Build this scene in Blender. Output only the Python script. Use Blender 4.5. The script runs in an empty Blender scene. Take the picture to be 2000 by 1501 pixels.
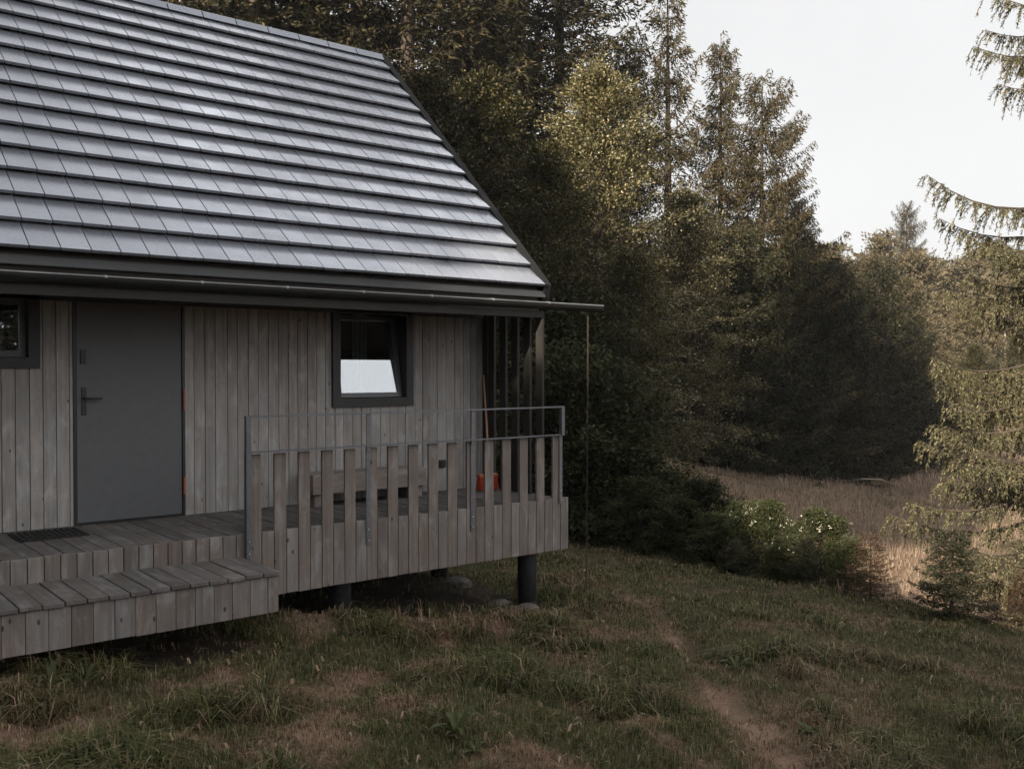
import bpy, math, random
import numpy as np
from mathutils import Vector, Matrix
R = math.radians
sc = bpy.context.scene
C = sc.collection

# ------------------------------------------------------------------ camera
PITCH = 0.88
fwd = Vector((0.628 * math.cos(R(PITCH)), 0.778 * math.cos(R(PITCH)), -math.sin(R(PITCH))))
cam_d = bpy.data.cameras.new("camera")
cam_d.sensor_width = 36.0
cam_d.lens = 36.0 * 1857 / 2000
cam_d.clip_start, cam_d.clip_end = 0.05, 3000
cam = bpy.data.objects.new("camera", cam_d)
cam.location = (0, 0, 1.3)
cam.rotation_euler = fwd.to_track_quat('-Z', 'Y').to_euler()
C.objects.link(cam)
sc.camera = cam

# ------------------------------------------------------------------ sky, sun, exposure
SUN_EL = R(24)
SUN_H = (0.951, 0.310)                       # horizontal direction the light travels in
w = bpy.data.worlds.new("World")
sc.world = w
w.use_nodes = True
nt = w.node_tree
nt.nodes.clear()
def wn(t): return nt.nodes.new(t)
sky = wn('ShaderNodeTexSky'); sky.sky_type = 'NISHITA'; sky.sun_disc = False
sky.sun_elevation = SUN_EL
sky.sun_rotation = math.atan2(-SUN_H[0], -SUN_H[1]) % (2 * math.pi)
sky.air_density, sky.dust_density, sky.ozone_density = 1.0, 3.0, 1.0
tc = wn('ShaderNodeTexCoord'); sx = wn('ShaderNodeSeparateXYZ')
veil = wn('ShaderNodeMapRange'); veil.inputs[1].default_value = 0.32; veil.inputs[2].default_value = 0.95
veil.inputs[3].default_value = 6.4; veil.inputs[4].default_value = 7.6     # thin cloud, brighter overhead
cl = wn('ShaderNodeTexNoise'); cl.inputs['Scale'].default_value = 2.2; cl.inputs['Detail'].default_value = 5
clr = wn('ShaderNodeMapRange'); clr.inputs[1].default_value = 0.3; clr.inputs[2].default_value = 0.7
clr.inputs[3].default_value = 0.94; clr.inputs[4].default_value = 1.06
mul = wn('ShaderNodeMath'); mul.operation = 'MULTIPLY'
tint = wn('ShaderNodeMix'); tint.data_type = 'RGBA'; tint.blend_type = 'MULTIPLY'; tint.inputs[0].default_value = 1
tint.inputs[6].default_value = (1.0, 1.0, 1.0, 1)
mx = wn('ShaderNodeMix'); mx.data_type = 'RGBA'; mx.inputs[0].default_value = 0.95
bg = wn('ShaderNodeBackground'); bg.inputs[1].default_value = 0.05
out = wn('ShaderNodeOutputWorld')
L = nt.links.new
L(tc.outputs['Generated'], sx.inputs[0]); L(sx.outputs[2], veil.inputs[0])
L(tc.outputs['Generated'], cl.inputs['Vector']); L(cl.outputs['Fac'], clr.inputs[0])
L(veil.outputs[0], mul.inputs[0]); L(clr.outputs[0], mul.inputs[1])
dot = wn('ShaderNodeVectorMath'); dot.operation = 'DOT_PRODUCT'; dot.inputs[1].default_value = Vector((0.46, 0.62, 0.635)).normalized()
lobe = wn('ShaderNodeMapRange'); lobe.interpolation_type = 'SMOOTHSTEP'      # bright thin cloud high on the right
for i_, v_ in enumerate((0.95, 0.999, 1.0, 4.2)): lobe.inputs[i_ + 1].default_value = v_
mul2 = wn('ShaderNodeMath'); mul2.operation = 'MULTIPLY'
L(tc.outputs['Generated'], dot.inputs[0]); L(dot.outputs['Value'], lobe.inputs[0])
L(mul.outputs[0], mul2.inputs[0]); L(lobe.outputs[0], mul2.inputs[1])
dotb = wn('ShaderNodeVectorMath'); dotb.operation = 'DOT_PRODUCT'; dotb.inputs[1].default_value = Vector((0.15, -0.96, 0.24)).normalized()
lobeb = wn('ShaderNodeMapRange'); lobeb.interpolation_type = 'SMOOTHSTEP'    # extra sky glow added low behind the camera to lift the porch wall
for i_, v_ in enumerate((0.35, 0.97, 1.0, 1.75)): lobeb.inputs[i_ + 1].default_value = v_
mul3 = wn('ShaderNodeMath'); mul3.operation = 'MULTIPLY'
L(tc.outputs['Generated'], dotb.inputs[0]); L(dotb.outputs['Value'], lobeb.inputs[0])
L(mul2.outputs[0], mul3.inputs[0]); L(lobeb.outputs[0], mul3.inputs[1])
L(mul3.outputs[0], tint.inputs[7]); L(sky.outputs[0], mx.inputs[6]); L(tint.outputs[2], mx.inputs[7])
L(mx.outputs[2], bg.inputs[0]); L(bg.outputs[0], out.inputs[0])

sun_d = bpy.data.lights.new("sun", 'SUN'); sun_d.energy = 5.0; sun_d.angle = R(0.55)
sun_d.color = (1.0, 0.88, 0.71)
sun = bpy.data.objects.new("sun", sun_d)
sun.rotation_euler = Vector((SUN_H[0] * math.cos(SUN_EL), SUN_H[1] * math.cos(SUN_EL), -math.sin(SUN_EL))).to_track_quat('-Z', 'Y').to_euler()
sun.location = (-30, -10, 30)
C.objects.link(sun)
vs = sc.view_settings
vs.view_transform = 'Standard'; vs.look = 'None'; vs.exposure = 1.55; vs.gamma = 1.0
sc.cycles.use_denoising = True
try: sc.cycles.denoiser = 'OPENIMAGEDENOISE'
except Exception: pass
sc.cycles.max_bounces = 6; sc.cycles.diffuse_bounces = 3; sc.cycles.glossy_bounces = 3
sc.cycles.transmission_bounces = 4; sc.cycles.transparent_max_bounces = 6; sc.cycles.volume_bounces = 1
sc.cycles.caustics_reflective = False; sc.cycles.caustics_refractive = False

# ------------------------------------------------------------------ object helpers
class MB:
    """collects boxes, prisms, tubes; build() links them as one mesh object"""
    def __init__(s): s.v = []; s.f = []
    def box(s, x0, x1, y0, y1, z0, z1, M=None):
        b = len(s.v)
        for x, y, z in ((x0,y0,z0),(x1,y0,z0),(x1,y1,z0),(x0,y1,z0),(x0,y0,z1),(x1,y0,z1),(x1,y1,z1),(x0,y1,z1)):
            p = Vector((x, y, z))
            s.v.append(tuple(M @ p) if M else tuple(p))
        s.f += [tuple(b + i for i in q) for q in ((3,2,1,0),(4,5,6,7),(0,1,5,4),(1,2,6,5),(2,3,7,6),(3,0,4,7))]
        return s
    def prism(s, pts, d0, d1, axis):
        """polygon pts (2-D) extruded along axis 'x','y','z' from d0 to d1"""
        b = len(s.v); n = len(pts)
        for d in (d0, d1):
            for a, c in pts:
                s.v.append({'x': (d, a, c), 'y': (a, d, c), 'z': (a, c, d)}[axis])
        s.f.append(tuple(b + i for i in range(n))[::-1]); s.f.append(tuple(b + n + i for i in range(n)))
        for i in range(n):
            j = (i + 1) % n
            s.f.append((b + i, b + j, b + n + j, b + n + i))
        return s
    def tube(s, pts, radii, n=6, caps=True):
        b = len(s.v); m = len(pts)
        pts = [Vector(p) for p in pts]
        for i, p in enumerate(pts):
            t = (pts[min(i + 1, m - 1)] - pts[max(i - 1, 0)]).normalized()
            a = t.orthogonal().normalized() if i == 0 else (pa - t * pa.dot(t)).normalized()
            pa = a; c = t.cross(a)
            for k in range(n):
                g = 2 * math.pi * k / n
                s.v.append(tuple(p + (a * math.cos(g) + c * math.sin(g)) * radii[i]))
        for i in range(m - 1):
            for k in range(n):
                k2 = (k + 1) % n
                s.f.append((b + i*n + k, b + i*n + k2, b + (i+1)*n + k2, b + (i+1)*n + k))
        if caps:
            s.f.append(tuple(b + k for k in range(n))[::-1]); s.f.append(tuple(b + (m-1)*n + k for k in range(n)))
        return s
    def mesh(s, name, m, bevel=0, smooth=False):
        me = bpy.data.meshes.new(name)
        me.from_pydata(s.v, [], s.f); me.update()
        import bmesh
        bm = bmesh.new(); bm.from_mesh(me)
        bmesh.ops.recalc_face_normals(bm, faces=bm.faces)
        bm.to_mesh(me); bm.free()
        me.materials.append(m)
        if smooth: me.polygons.foreach_set('use_smooth', [True] * len(me.polygons))
        return me
    def build(s, name, m, parent=None, bevel=0, smooth=False):
        o = bpy.data.objects.new(name, s.mesh(name, m, smooth=smooth)); C.objects.link(o)
        if parent is not None:
            o.parent = parent
            o.matrix_parent_inverse = world_inv(parent)
        if bevel:
            b = o.modifiers.new('bevel', 'BEVEL'); b.width = bevel; b.segments = 2; b.limit_method = 'ANGLE'
        return o
_W = {}
def world_of(o):
    m = Matrix.LocRotScale(o.location, o.rotation_euler, o.scale)
    if o.parent is not None: m = world_of(o.parent) @ o.matrix_parent_inverse @ m
    return m
def world_inv(o): return world_of(o).inverted()
def tag(o, label=None, cat=None, group=None, kind=None):
    if label: o['label'] = label
    if cat: o['category'] = cat
    if group: o['group'] = group
    if kind: o['kind'] = kind
    return o
def empty(name, loc, label=None, cat=None, group=None, rz=0):
    o = bpy.data.objects.new(name, None); C.objects.link(o)
    o.location = loc; o.rotation_euler = (0, 0, rz); o.empty_display_size = 0.3
    return tag(o, label, cat, group)
def np_mesh(name, verts, faces, m, attr=None, smooth=False):
    """verts (N,3); faces (M,k) of one size k"""
    me = bpy.data.meshes.new(name)
    verts = np.ascontiguousarray(verts, dtype=np.float32); faces = np.ascontiguousarray(faces, dtype=np.int32)
    k = faces.shape[1]
    me.vertices.add(len(verts)); me.vertices.foreach_set('co', verts.ravel())
    me.loops.add(faces.size); me.loops.foreach_set('vertex_index', faces.ravel())
    me.polygons.add(len(faces)); me.polygons.foreach_set('loop_start', np.arange(0, faces.size, k, dtype=np.int32))
    if smooth: me.polygons.foreach_set('use_smooth', np.ones(len(faces), dtype=bool))
    me.update(calc_edges=True)
    if attr is not None:
        for an, av in attr.items():
            a = me.attributes.new(an, 'FLOAT', 'POINT'); a.data.foreach_set('value', np.ascontiguousarray(av, dtype=np.float32))
    me.materials.append(m)
    return me
def link(name, me, parent=None):
    o = bpy.data.objects.new(name, me); C.objects.link(o)
    if parent is not None: o.parent = parent
    return o

# ------------------------------------------------------------------ materials
class NT:
    def __init__(s, name):
        s.m = bpy.data.materials.new(name); s.m.use_nodes = True; s.t = s.m.node_tree; s.t.nodes.clear()
        s.out = s.n('ShaderNodeOutputMaterial')
    def n(s, t, **k):
        o = s.t.nodes.new(t)
        for a, v in k.items(): setattr(o, a, v)
        return o
    def l(s, a, b): s.t.links.new(a, b)
    def coord(s, scale=(1,1,1), which='Object', loc=(0,0,0)):
        tc = s.n('ShaderNodeTexCoord'); mp = s.n('ShaderNodeMapping')
        mp.inputs['Scale'].default_value = scale; mp.inputs['Location'].default_value = loc
        s.l(tc.outputs[which], mp.inputs['Vector']); return mp.outputs[0]
    def pos(s, scale=(1,1,1)):
        g = s.n('ShaderNodeNewGeometry'); mp = s.n('ShaderNodeMapping'); mp.inputs['Scale'].default_value = scale
        s.l(g.outputs['Position'], mp.inputs['Vector']); return mp.outputs[0]
    def noise(s, vec, scale, detail=4, rough=0.55, dist=0):
        o = s.n('ShaderNodeTexNoise'); o.inputs['Scale'].default_value = scale; o.inputs['Detail'].default_value = detail
        o.inputs['Roughness'].default_value = rough; o.inputs['Distortion'].default_value = dist
        s.l(vec, o.inputs['Vector']); return o.outputs['Fac']
    def ramp(s, fac, stops, interp='LINEAR'):
        o = s.n('ShaderNodeValToRGB'); cr = o.color_ramp; cr.interpolation = interp
        while len(cr.elements) < len(stops): cr.elements.new(0.5)
        for e, (p, c) in zip(cr.elements, stops):
            e.position = p; e.color = (*c, 1) if len(c) == 3 else c
        s.l(fac, o.inputs[0]); return o.outputs[0]
    def rng(s, v, a, b, c, d):
        o = s.n('ShaderNodeMapRange'); s.l(v, o.inputs[0])
        for i, x in enumerate((a, b, c, d)): o.inputs[i + 1].default_value = x
        return o.outputs[0]
    def mix(s, fac, a, b, mode='MIX'):
        o = s.n('ShaderNodeMix'); o.data_type = 'RGBA'; o.blend_type = mode
        for sock, v in ((o.inputs[0], fac), (o.inputs[6], a), (o.inputs[7], b)):
            if isinstance(v, (int, float)): sock.default_value = v
            elif isinstance(v, tuple): sock.default_value = (*v, 1) if len(v) == 3 else v
            else: s.l(v, sock)
        return o.outputs[2]
    def math(s, op, a, b=0.5):
        o = s.n('ShaderNodeMath'); o.operation = op
        for i, v in enumerate((a, b)):
            if isinstance(v, (int, float)): o.inputs[i].default_value = v
            else: s.l(v, o.inputs[i])
        return o.outputs[0]
    def island(s): return s.n('ShaderNodeNewGeometry').outputs['Random Per Island']
    def bsdf(s, col, rough=0.6, metal=0, spec=0.5, bump=None, bstr=0.3, bdist=0.01):
        b = s.n('ShaderNodeBsdfPrincipled')
        for nm, v in (('Base Color', col), ('Roughness', rough), ('Metallic', metal), ('Specular IOR Level', spec)):
            if isinstance(v, tuple): b.inputs[nm].default_value = (*v, 1) if len(v) == 3 else v
            elif isinstance(v, (int, float)): b.inputs[nm].default_value = v
            else: s.l(v, b.inputs[nm])
        if bump is not None:
            bp = s.n('ShaderNodeBump'); bp.inputs['Strength'].default_value = bstr; bp.inputs['Distance'].default_value = bdist
            s.l(bump, bp.inputs['Height']); s.l(bp.outputs[0], b.inputs['Normal'])
        s.l(b.outputs[0], s.out.inputs[0]); s.b = b
        return s.m

def wood(name, axis, stops, dark=1.0, blotch=0.35, knot=0.045):
    """weathered boards; axis = direction of the grain"""
    t = NT(name)
    sc_ = {'x': (1.2, 34, 34), 'y': (34, 1.2, 34), 'z': (34, 34, 1.2)}[axis]
    st2 = {'x': (2.0, 5, 5), 'y': (5, 2.0, 5), 'z': (5, 5, 2.0)}[axis]
    isl = t.island()
    base = t.ramp(isl, stops)
    off = t.n('ShaderNodeCombineXYZ'); k = t.math('MULTIPLY', isl, 37.0)
    for i in range(3): t.l(k, off.inputs[i])
    def shifted(scale):
        v = t.coord(scale); a = t.n('ShaderNodeVectorMath'); t.l(v, a.inputs[0]); t.l(off.outputs[0], a.inputs[1]); return a.outputs[0]
    grain = t.noise(shifted(sc_), 1.0, 5, 0.65, 0.4)
    bl = t.noise(shifted(st2), 1.6, 4, 0.6, 0.6)
    fine = t.noise(shifted((1, 1, 1)), 60, 2)
    c = t.mix(t.rng(grain, 0.3, 0.72, 0, 1), t.mix(1.0, base, (0.62, 0.59, 0.57), 'MULTIPLY'), base)
    c = t.mix(t.rng(bl, 0.52, 0.78, 0, blotch), c, (0.50, 0.49, 0.485))
    c = t.mix(t.rng(bl, 0.47, 0.25, 0, 0.75), c, t.mix(1.0, base, (0.58, 0.54, 0.52), 'MULTIPLY'))
    b2_ = t.noise(shifted((3, 3, 3)), 1.1, 3, 0.6)
    c = t.mix(t.rng(b2_, 0.5, 0.75, 0, 0.4), c, t.mix(1.0, c, (1.08, 0.90, 0.78), 'MULTIPLY'))
    vo = t.n('ShaderNodeTexVoronoi'); vo.inputs['Scale'].default_value = 1.0
    kv = {'x': (4.2, 8, 8), 'y': (8, 4.2, 8), 'z': (8, 8, 4.2)}[axis]
    t.l(shifted(kv), vo.inputs['Vector'])
    c = t.mix(t.rng(vo.outputs['Distance'], knot, knot * 1.7, 0.85, 0), c, (0.045, 0.035, 0.03))
    if dark != 1: c = t.mix(1.0, c, (dark, dark, dark), 'MULTIPLY')
    h = t.math('ADD', grain, t.math('MULTIPLY', fine, 0.3))
    return t.bsdf(c, 0.82, 0, 0.25, h, 0.35, 0.004)

WSTOPS = [(0, (0.26, 0.254, 0.25)), (0.3, (0.325, 0.319, 0.315)), (0.55, (0.29, 0.272, 0.261)), (0.8, (0.36, 0.354, 0.352)), (1, (0.31, 0.294, 0.284))]
SSTOPS = [(0, (0.185, 0.175, 0.172)), (0.25, (0.29, 0.245, 0.22)), (0.5, (0.25, 0.24, 0.237)), (0.75, (0.335, 0.31, 0.297)), (1, (0.225, 0.19, 0.172))]
M = {}
M['wall'] = wood('weathered_cladding', 'z', WSTOPS, 0.98, 0.6)
M['skirt'] = wood('weathered_skirt_boards', 'z', SSTOPS, 0.62, 0.6, 0.058)
M['deck'] = wood('weathered_deck_boards', 'y', [(0, (0.085, 0.08, 0.079)), (0.5, (0.13, 0.123, 0.12)), (1, (0.11, 0.10, 0.095))], 1.0, 0.2)
M['bench'] = wood('bench_timber', 'x', SSTOPS, 0.8)

def simple(name, col, rough=0.6, metal=0, spec=0.5, nscale=40, var=0.15, bstr=0.1):
    t = NT(name); n_ = t.noise(t.coord(), nscale, 4); n2 = t.noise(t.coord(), nscale * 0.08, 3)
    k = t.math('MULTIPLY', t.rng(n_, 0.3, 0.7, 1 - var, 1 + var), t.rng(n2, 0.3, 0.7, 1 - var, 1 + var))
    cc = t.n('ShaderNodeCombineColor')
    for i in range(3): t.l(k, cc.inputs[i])
    return t.bsdf(t.mix(1.0, col, cc.outputs[0], 'MULTIPLY'), rough, metal, spec, n_, bstr, 0.003)
# roof: smooth dark concrete tiles with a satin sheen
t = NT('dark_satin_tiles')
isl = t.island(); n1 = t.noise(t.coord(), 3.0, 4); n2 = t.noise(t.coord(), 90, 3)
col = t.ramp(isl, [(0, (0.235, 0.25, 0.29)), (0.5, (0.26, 0.275, 0.318)), (1, (0.28, 0.296, 0.338))])
col = t.mix(t.rng(n1, 0.35, 0.75, 0, 0.4), col, (0.17, 0.178, 0.20))
n3 = t.noise(t.coord((1.0, 9.0, 9.0)), 6.0, 5, 0.7)
col = t.mix(t.rng(n3, 0.58, 0.75, 0, 0.5), col, (0.14, 0.14, 0.14))
M['tile'] = t.bsdf(col, t.rng(n1, 0.3, 0.7, 0.22, 0.32), 0.55, 0.6, n2, 0.12, 0.002)
M['trim'] = simple('black_trim', (0.010, 0.010, 0.011), 0.75, 0.0, 0.15)
M['fascia'] = simple('dark_painted_fascia', (0.012, 0.0115, 0.011), 0.7, 0, 0.25)
M['drip'] = simple('dark_drip_metal', (0.022, 0.023, 0.025), 0.5, 0.0, 0.4)
M['beam'] = simple('dark_beam', (0.022, 0.0195, 0.0175), 0.7, 0, 0.3)
M['soffit'] = simple('dark_soffit', (0.03, 0.026, 0.022), 0.8)
M['door'] = simple('anthracite_door', (0.088, 0.090, 0.096), 0.5, 0, 0.4, 220, 0.06, 0.25)
M['frame'] = simple('anthracite_frame', (0.023, 0.0235, 0.025), 0.5, 0, 0.35)
M['sash'] = simple('sash_paint', (0.055, 0.06, 0.066), 0.4)
M['black'] = simple('black_hardware', (0.012, 0.012, 0.013), 0.45)
M['hinge'] = simple('coppery_hinge', (0.30, 0.085, 0.03), 0.55)
M['galv'] = simple('galvanised_steel', (0.12, 0.128, 0.142), 0.42, 0.55, 0.5, 25, 0.18)
M['bolt'] = simple('bolt_steel', (0.45, 0.46, 0.48), 0.35, 0.8)
M['gutter'] = simple('dark_metal_gutter', (0.012, 0.012, 0.0125), 0.45, 0.0, 0.4)
M['lip'] = simple('worn_gutter_lip', (0.16, 0.165, 0.17), 0.4, 0.4, 0.5)
M['clip'] = simple('clip_metal', (0.26, 0.265, 0.27), 0.4, 0.4)
M['chain'] = simple('rusty_chain', (0.035, 0.024, 0.019), 0.7, 0.2)
M['stilt'] = simple('tarred_post', (0.012, 0.0125, 0.015), 0.65, 0, 0.35, 30, 0.6, 0.6)
M['stone'] = simple('grey_stone', (0.075, 0.066, 0.06), 0.9, 0, 0.3, 14, 0.4, 0.6)
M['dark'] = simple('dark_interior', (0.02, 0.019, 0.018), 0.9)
M['curtain'] = simple('pale_curtain', (0.55, 0.56, 0.58), 0.9)
M['redbrush'] = simple('red_bristles', (0.36, 0.045, 0.018), 0.75, 0, 0.3, 160, 0.4, 0.5)
M['brushback'] = simple('orange_brush_block', (0.40, 0.13, 0.055), 0.6)
M['handle'] = simple('pale_broom_handle', (0.34, 0.19, 0.11), 0.55)
M['mat'] = simple('rubber_doormat', (0.022, 0.021, 0.021), 0.9, 0, 0.2, 200, 0.3, 0.6)
M['stick'] = simple('bleached_branch', (0.20, 0.175, 0.15), 0.9)
t = NT('coated_glass')
gl = t.n('ShaderNodeBsdfGlossy'); gl.inputs['Roughness'].default_value = 0.015; gl.inputs['Color'].default_value = (0.92, 0.95, 1.0, 1)
tr = t.n('ShaderNodeBsdfTransparent'); tr.inputs['Color'].default_value = (0.75, 0.78, 0.78, 1)
lw = t.n('ShaderNodeLayerWeight'); lw.inputs['Blend'].default_value = 0.42
ms = t.n('ShaderNodeMixShader'); t.l(t.rng(lw.outputs['Fresnel'], 0.0, 1.0, 0.26, 0.95), ms.inputs[0])
t.l(tr.outputs[0], ms.inputs[1]); t.l(gl.outputs[0], ms.inputs[2]); t.l(ms.outputs[0], t.out.inputs[0])
M['glass'] = t.m

def foliage(name, stops, transl=0.24, rough=0.55, spec=0.12, obvar=0.25):
    t = NT(name)
    oi = t.n('ShaderNodeObjectInfo')
    c = t.ramp(t.island(), stops)
    big = t.noise(t.coord(), 0.55, 3)
    c = t.mix(t.rng(big, 0.35, 0.65, 0, 0.4), c, t.mix(1.0, c, (1.15, 1.02, 0.82), 'MULTIPLY'))
    v = t.rng(oi.outputs['Random'], 0, 1, 1 - obvar, 1 + obvar)
    cc = t.n('ShaderNodeCombineColor')
    for i in range(3): t.l(v, cc.inputs[i])
    c = t.mix(1.0, c, cc.outputs[0], 'MULTIPLY')
    b = t.n('ShaderNodeBsdfPrincipled'); t.l(c, b.inputs['Base Color'])
    b.inputs['Roughness'].default_value = rough; b.inputs['Specular IOR Level'].default_value = spec
    tl = t.n('ShaderNodeBsdfTranslucent'); t.l(t.mix(1.0, c, (1.2, 1.12, 0.75), 'MULTIPLY'), tl.inputs['Color'])
    m_ = t.n('ShaderNodeMixShader'); m_.inputs[0].default_value = transl
    t.l(b.outputs[0], m_.inputs[1]); t.l(tl.outputs[0], m_.inputs[2]); t.l(m_.outputs[0], t.out.inputs[0])
    return t.m
M['beech'] = foliage('beech_leaves', [(0, (0.010, 0.012, 0.005)), (0.5, (0.028, 0.029, 0.011)), (0.85, (0.08, 0.072, 0.03)), (1, (0.17, 0.135, 0.068))], rough=0.42, spec=0.22)
M['spruce'] = foliage('spruce_needles', [(0, (0.012, 0.013, 0.007)), (0.5, (0.026, 0.025, 0.013)), (0.85, (0.050, 0.043, 0.023)), (1, (0.085, 0.066, 0.035))], 0.2)
M['larch'] = foliage('larch_needles', [(0, (0.030, 0.027, 0.015)), (0.5, (0.057, 0.049, 0.027)), (0.85, (0.092, 0.076, 0.043)), (1, (0.14, 0.103, 0.06))], 0.3)
M['nearlarch'] = foliage('golden_larch_needles', [(0, (0.036, 0.038, 0.020)), (0.5, (0.076, 0.074, 0.041)), (0.85, (0.135, 0.122, 0.072)), (1, (0.23, 0.20, 0.13))], 0.25)
M['birch'] = foliage('birch_leaves', [(0, (0.062, 0.055, 0.036)), (0.5, (0.105, 0.09, 0.06)), (1, (0.175, 0.145, 0.095))], 0.4)
M['bush'] = foliage('bush_leaves', [(0, (0.016, 0.021, 0.010)), (0.5, (0.032, 0.037, 0.016)), (0.9, (0.05, 0.054, 0.023)), (1, (0.085, 0.085, 0.042))])
M['youngspruce'] = foliage('young_spruce_needles', [(0, (0.018, 0.022, 0.014)), (0.6, (0.032, 0.036, 0.021)), (1, (0.055, 0.052, 0.03))], 0.15)
M['redneedle'] = foliage('rusty_needles', [(0, (0.035, 0.022, 0.014)), (0.6, (0.062, 0.037, 0.023)), (1, (0.10, 0.058, 0.034))], 0.2)
M['flower'] = foliage('white_blossom', [(0, (0.45, 0.42, 0.34)), (1, (0.7, 0.68, 0.6))], 0.3, obvar=0.05)
M['weed'] = foliage('weed_leaves', [(0, (0.035, 0.045, 0.018)), (0.6, (0.06, 0.07, 0.03)), (1, (0.11, 0.115, 0.06))], 0.3)
M['bark'] = simple('bark', (0.052, 0.040, 0.031), 0.9, 0, 0.2, 18, 0.45, 0.8)
M['paletrunk'] = simple('birch_bark', (0.36, 0.31, 0.27), 0.8, 0, 0.2, 9, 0.35, 0.3)

def grassmat(name, stops_green, stops_dry):
    t = NT(name); a = t.n('ShaderNodeAttribute'); a.attribute_name = 'dry'
    isl = t.island()
    c = t.mix(a.outputs['Fac'], t.ramp(isl, stops_green), t.ramp(isl, stops_dry))
    b = t.n('ShaderNodeBsdfPrincipled'); t.l(c, b.inputs['Base Color']); b.inputs['Roughness'].default_value = 0.6
    b.inputs['Specular IOR Level'].default_value = 0.2
    tl = t.n('ShaderNodeBsdfTranslucent'); t.l(c, tl.inputs['Color'])
    m_ = t.n('ShaderNodeMixShader'); m_.inputs[0].default_value = 0.3
    t.l(b.outputs[0], m_.inputs[1]); t.l(tl.outputs[0], m_.inputs[2]); t.l(m_.outputs[0], t.out.inputs[0])
    return t.m
M['grass'] = grassmat('lawn_grass_blades', [(0, (0.030, 0.037, 0.013)), (0.5, (0.066, 0.072, 0.022)), (0.88, (0.145, 0.135, 0.052)), (1, (0.28, 0.25, 0.17))],
                      [(0, (0.12, 0.068, 0.044)), (0.6, (0.235, 0.14, 0.098)), (1, (0.40, 0.27, 0.20))])
M['hay'] = grassmat('meadow_grass_blades', [(0, (0.055, 0.048, 0.026)), (0.6, (0.105, 0.086, 0.05)), (1, (0.19, 0.15, 0.10))],
                    [(0, (0.115, 0.083, 0.058)), (0.6, (0.235, 0.17, 0.125)), (1, (0.38, 0.285, 0.21))])
t = NT('soil_and_thatch')
a = t.n('ShaderNodeAttribute'); a.attribute_name = 'dry'; a2 = t.n('ShaderNodeAttribute'); a2.attribute_name = 'soil'
n1 = t.noise(t.pos(), 9, 5, 0.65); n2 = t.noise(t.pos(), 55, 4, 0.7)
g = t.ramp(n2, [(0.3, (0.030, 0.030, 0.014)), (0.7, (0.072, 0.066, 0.034))])
d = t.ramp(n2, [(0.25, (0.11, 0.066, 0.043)), (0.5, (0.20, 0.13, 0.092)), (0.75, (0.30, 0.205, 0.15))])
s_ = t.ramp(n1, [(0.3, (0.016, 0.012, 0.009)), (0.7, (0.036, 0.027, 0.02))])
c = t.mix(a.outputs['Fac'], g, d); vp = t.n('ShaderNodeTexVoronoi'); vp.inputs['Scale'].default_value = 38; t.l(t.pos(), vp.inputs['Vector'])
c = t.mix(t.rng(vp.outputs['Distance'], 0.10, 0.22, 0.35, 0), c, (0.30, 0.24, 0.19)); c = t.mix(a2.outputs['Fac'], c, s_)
M['ground'] = t.bsdf(c, 0.95, 0, 0.15, n2, 0.8, 0.02)

# ------------------------------------------------------------------ ground
def sstep(a, b, x):
    t = np.clip((x - a) / (b - a), 0, 1); return t * t * (3 - 2 * t)
_rs = np.random.RandomState(7); _lat = _rs.rand(256, 256)
def vnoise(x, y):
    xi = np.floor(x).astype(int); yi = np.floor(y).astype(int); fx = x - xi; fy = y - yi
    fx = fx * fx * (3 - 2 * fx); fy = fy * fy * (3 - 2 * fy)
    g = lambda i, j: _lat[i % 256, j % 256]
    return (g(xi, yi) * (1 - fx) + g(xi + 1, yi) * fx) * (1 - fy) + (g(xi, yi + 1) * (1 - fx) + g(xi + 1, yi + 1) * fx) * fy
def fbm(x, y, o=4):
    s = 0; a = 1; n = 0
    for k in range(o): s = s + a * vnoise(x * 2**k + 17.3 * k, y * 2**k + 9.1 * k); n += a; a *= 0.5
    return s / n
PATH = [(7.7, 7.3), (7.0, 6.3), (6.62, 5.81), (6.1, 5.1), (5.53, 4.46), (5.15, 3.9), (4.87, 3.53), (4.55, 3.1), (4.2, 2.6)]
MOUNDS = [(4.63, 7.03, .30), (3.95, 5.63, .24), (3.15, 5.67, .22), (2.45, 5.41, .26), (1.45, 5.48, .22), (2.62, 4.95, .20), (3.02, 4.87, .16), (6.62, 5.81, .28), (7.69, 7.27, .22),
          (4.32, 4.0, .16), (3.65, 7.35, .28), (5.7, 5.93, .18), (2.4, 5.91, .16), (2.14, 4.48, .24), (1.06, 5.34, .24), (5.05, 6.5, .2), (4.4, 6.35, .15)]      # dry humps in the lawn
def humps(x, y, k=1.0):
    wx = x + 0.30 * (fbm(x * 2.6 + 70, y * 2.6, 3) - 0.5); wy = y + 0.30 * (fbm(x * 2.6, y * 2.6 + 70, 3) - 0.5)
    d = np.zeros(np.shape(x))
    for mx_, my_, r_ in MOUNDS: d = np.maximum(d, np.exp(-(((wx - mx_) ** 2 + (wy - my_) ** 2) / (r_ * k) ** 2) ** 1.6))
    return d
def path_d(x, y):
    d = np.full(np.shape(x), 99.0)
    for (ax, ay), (bx, by) in zip(PATH[:-1], PATH[1:]):
        vx, vy = bx - ax, by - ay; u = np.clip(((x - ax) * vx + (y - ay) * vy) / (vx * vx + vy * vy), 0, 1)
        d = np.minimum(d, np.hypot(x - ax - u * vx, y - ay - u * vy))
    return d
def edge_x(y): return 10.9 + 0.35 * np.sin(y * 0.9) + 0.25 * np.sin(y * 2.3 + 1)
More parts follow.
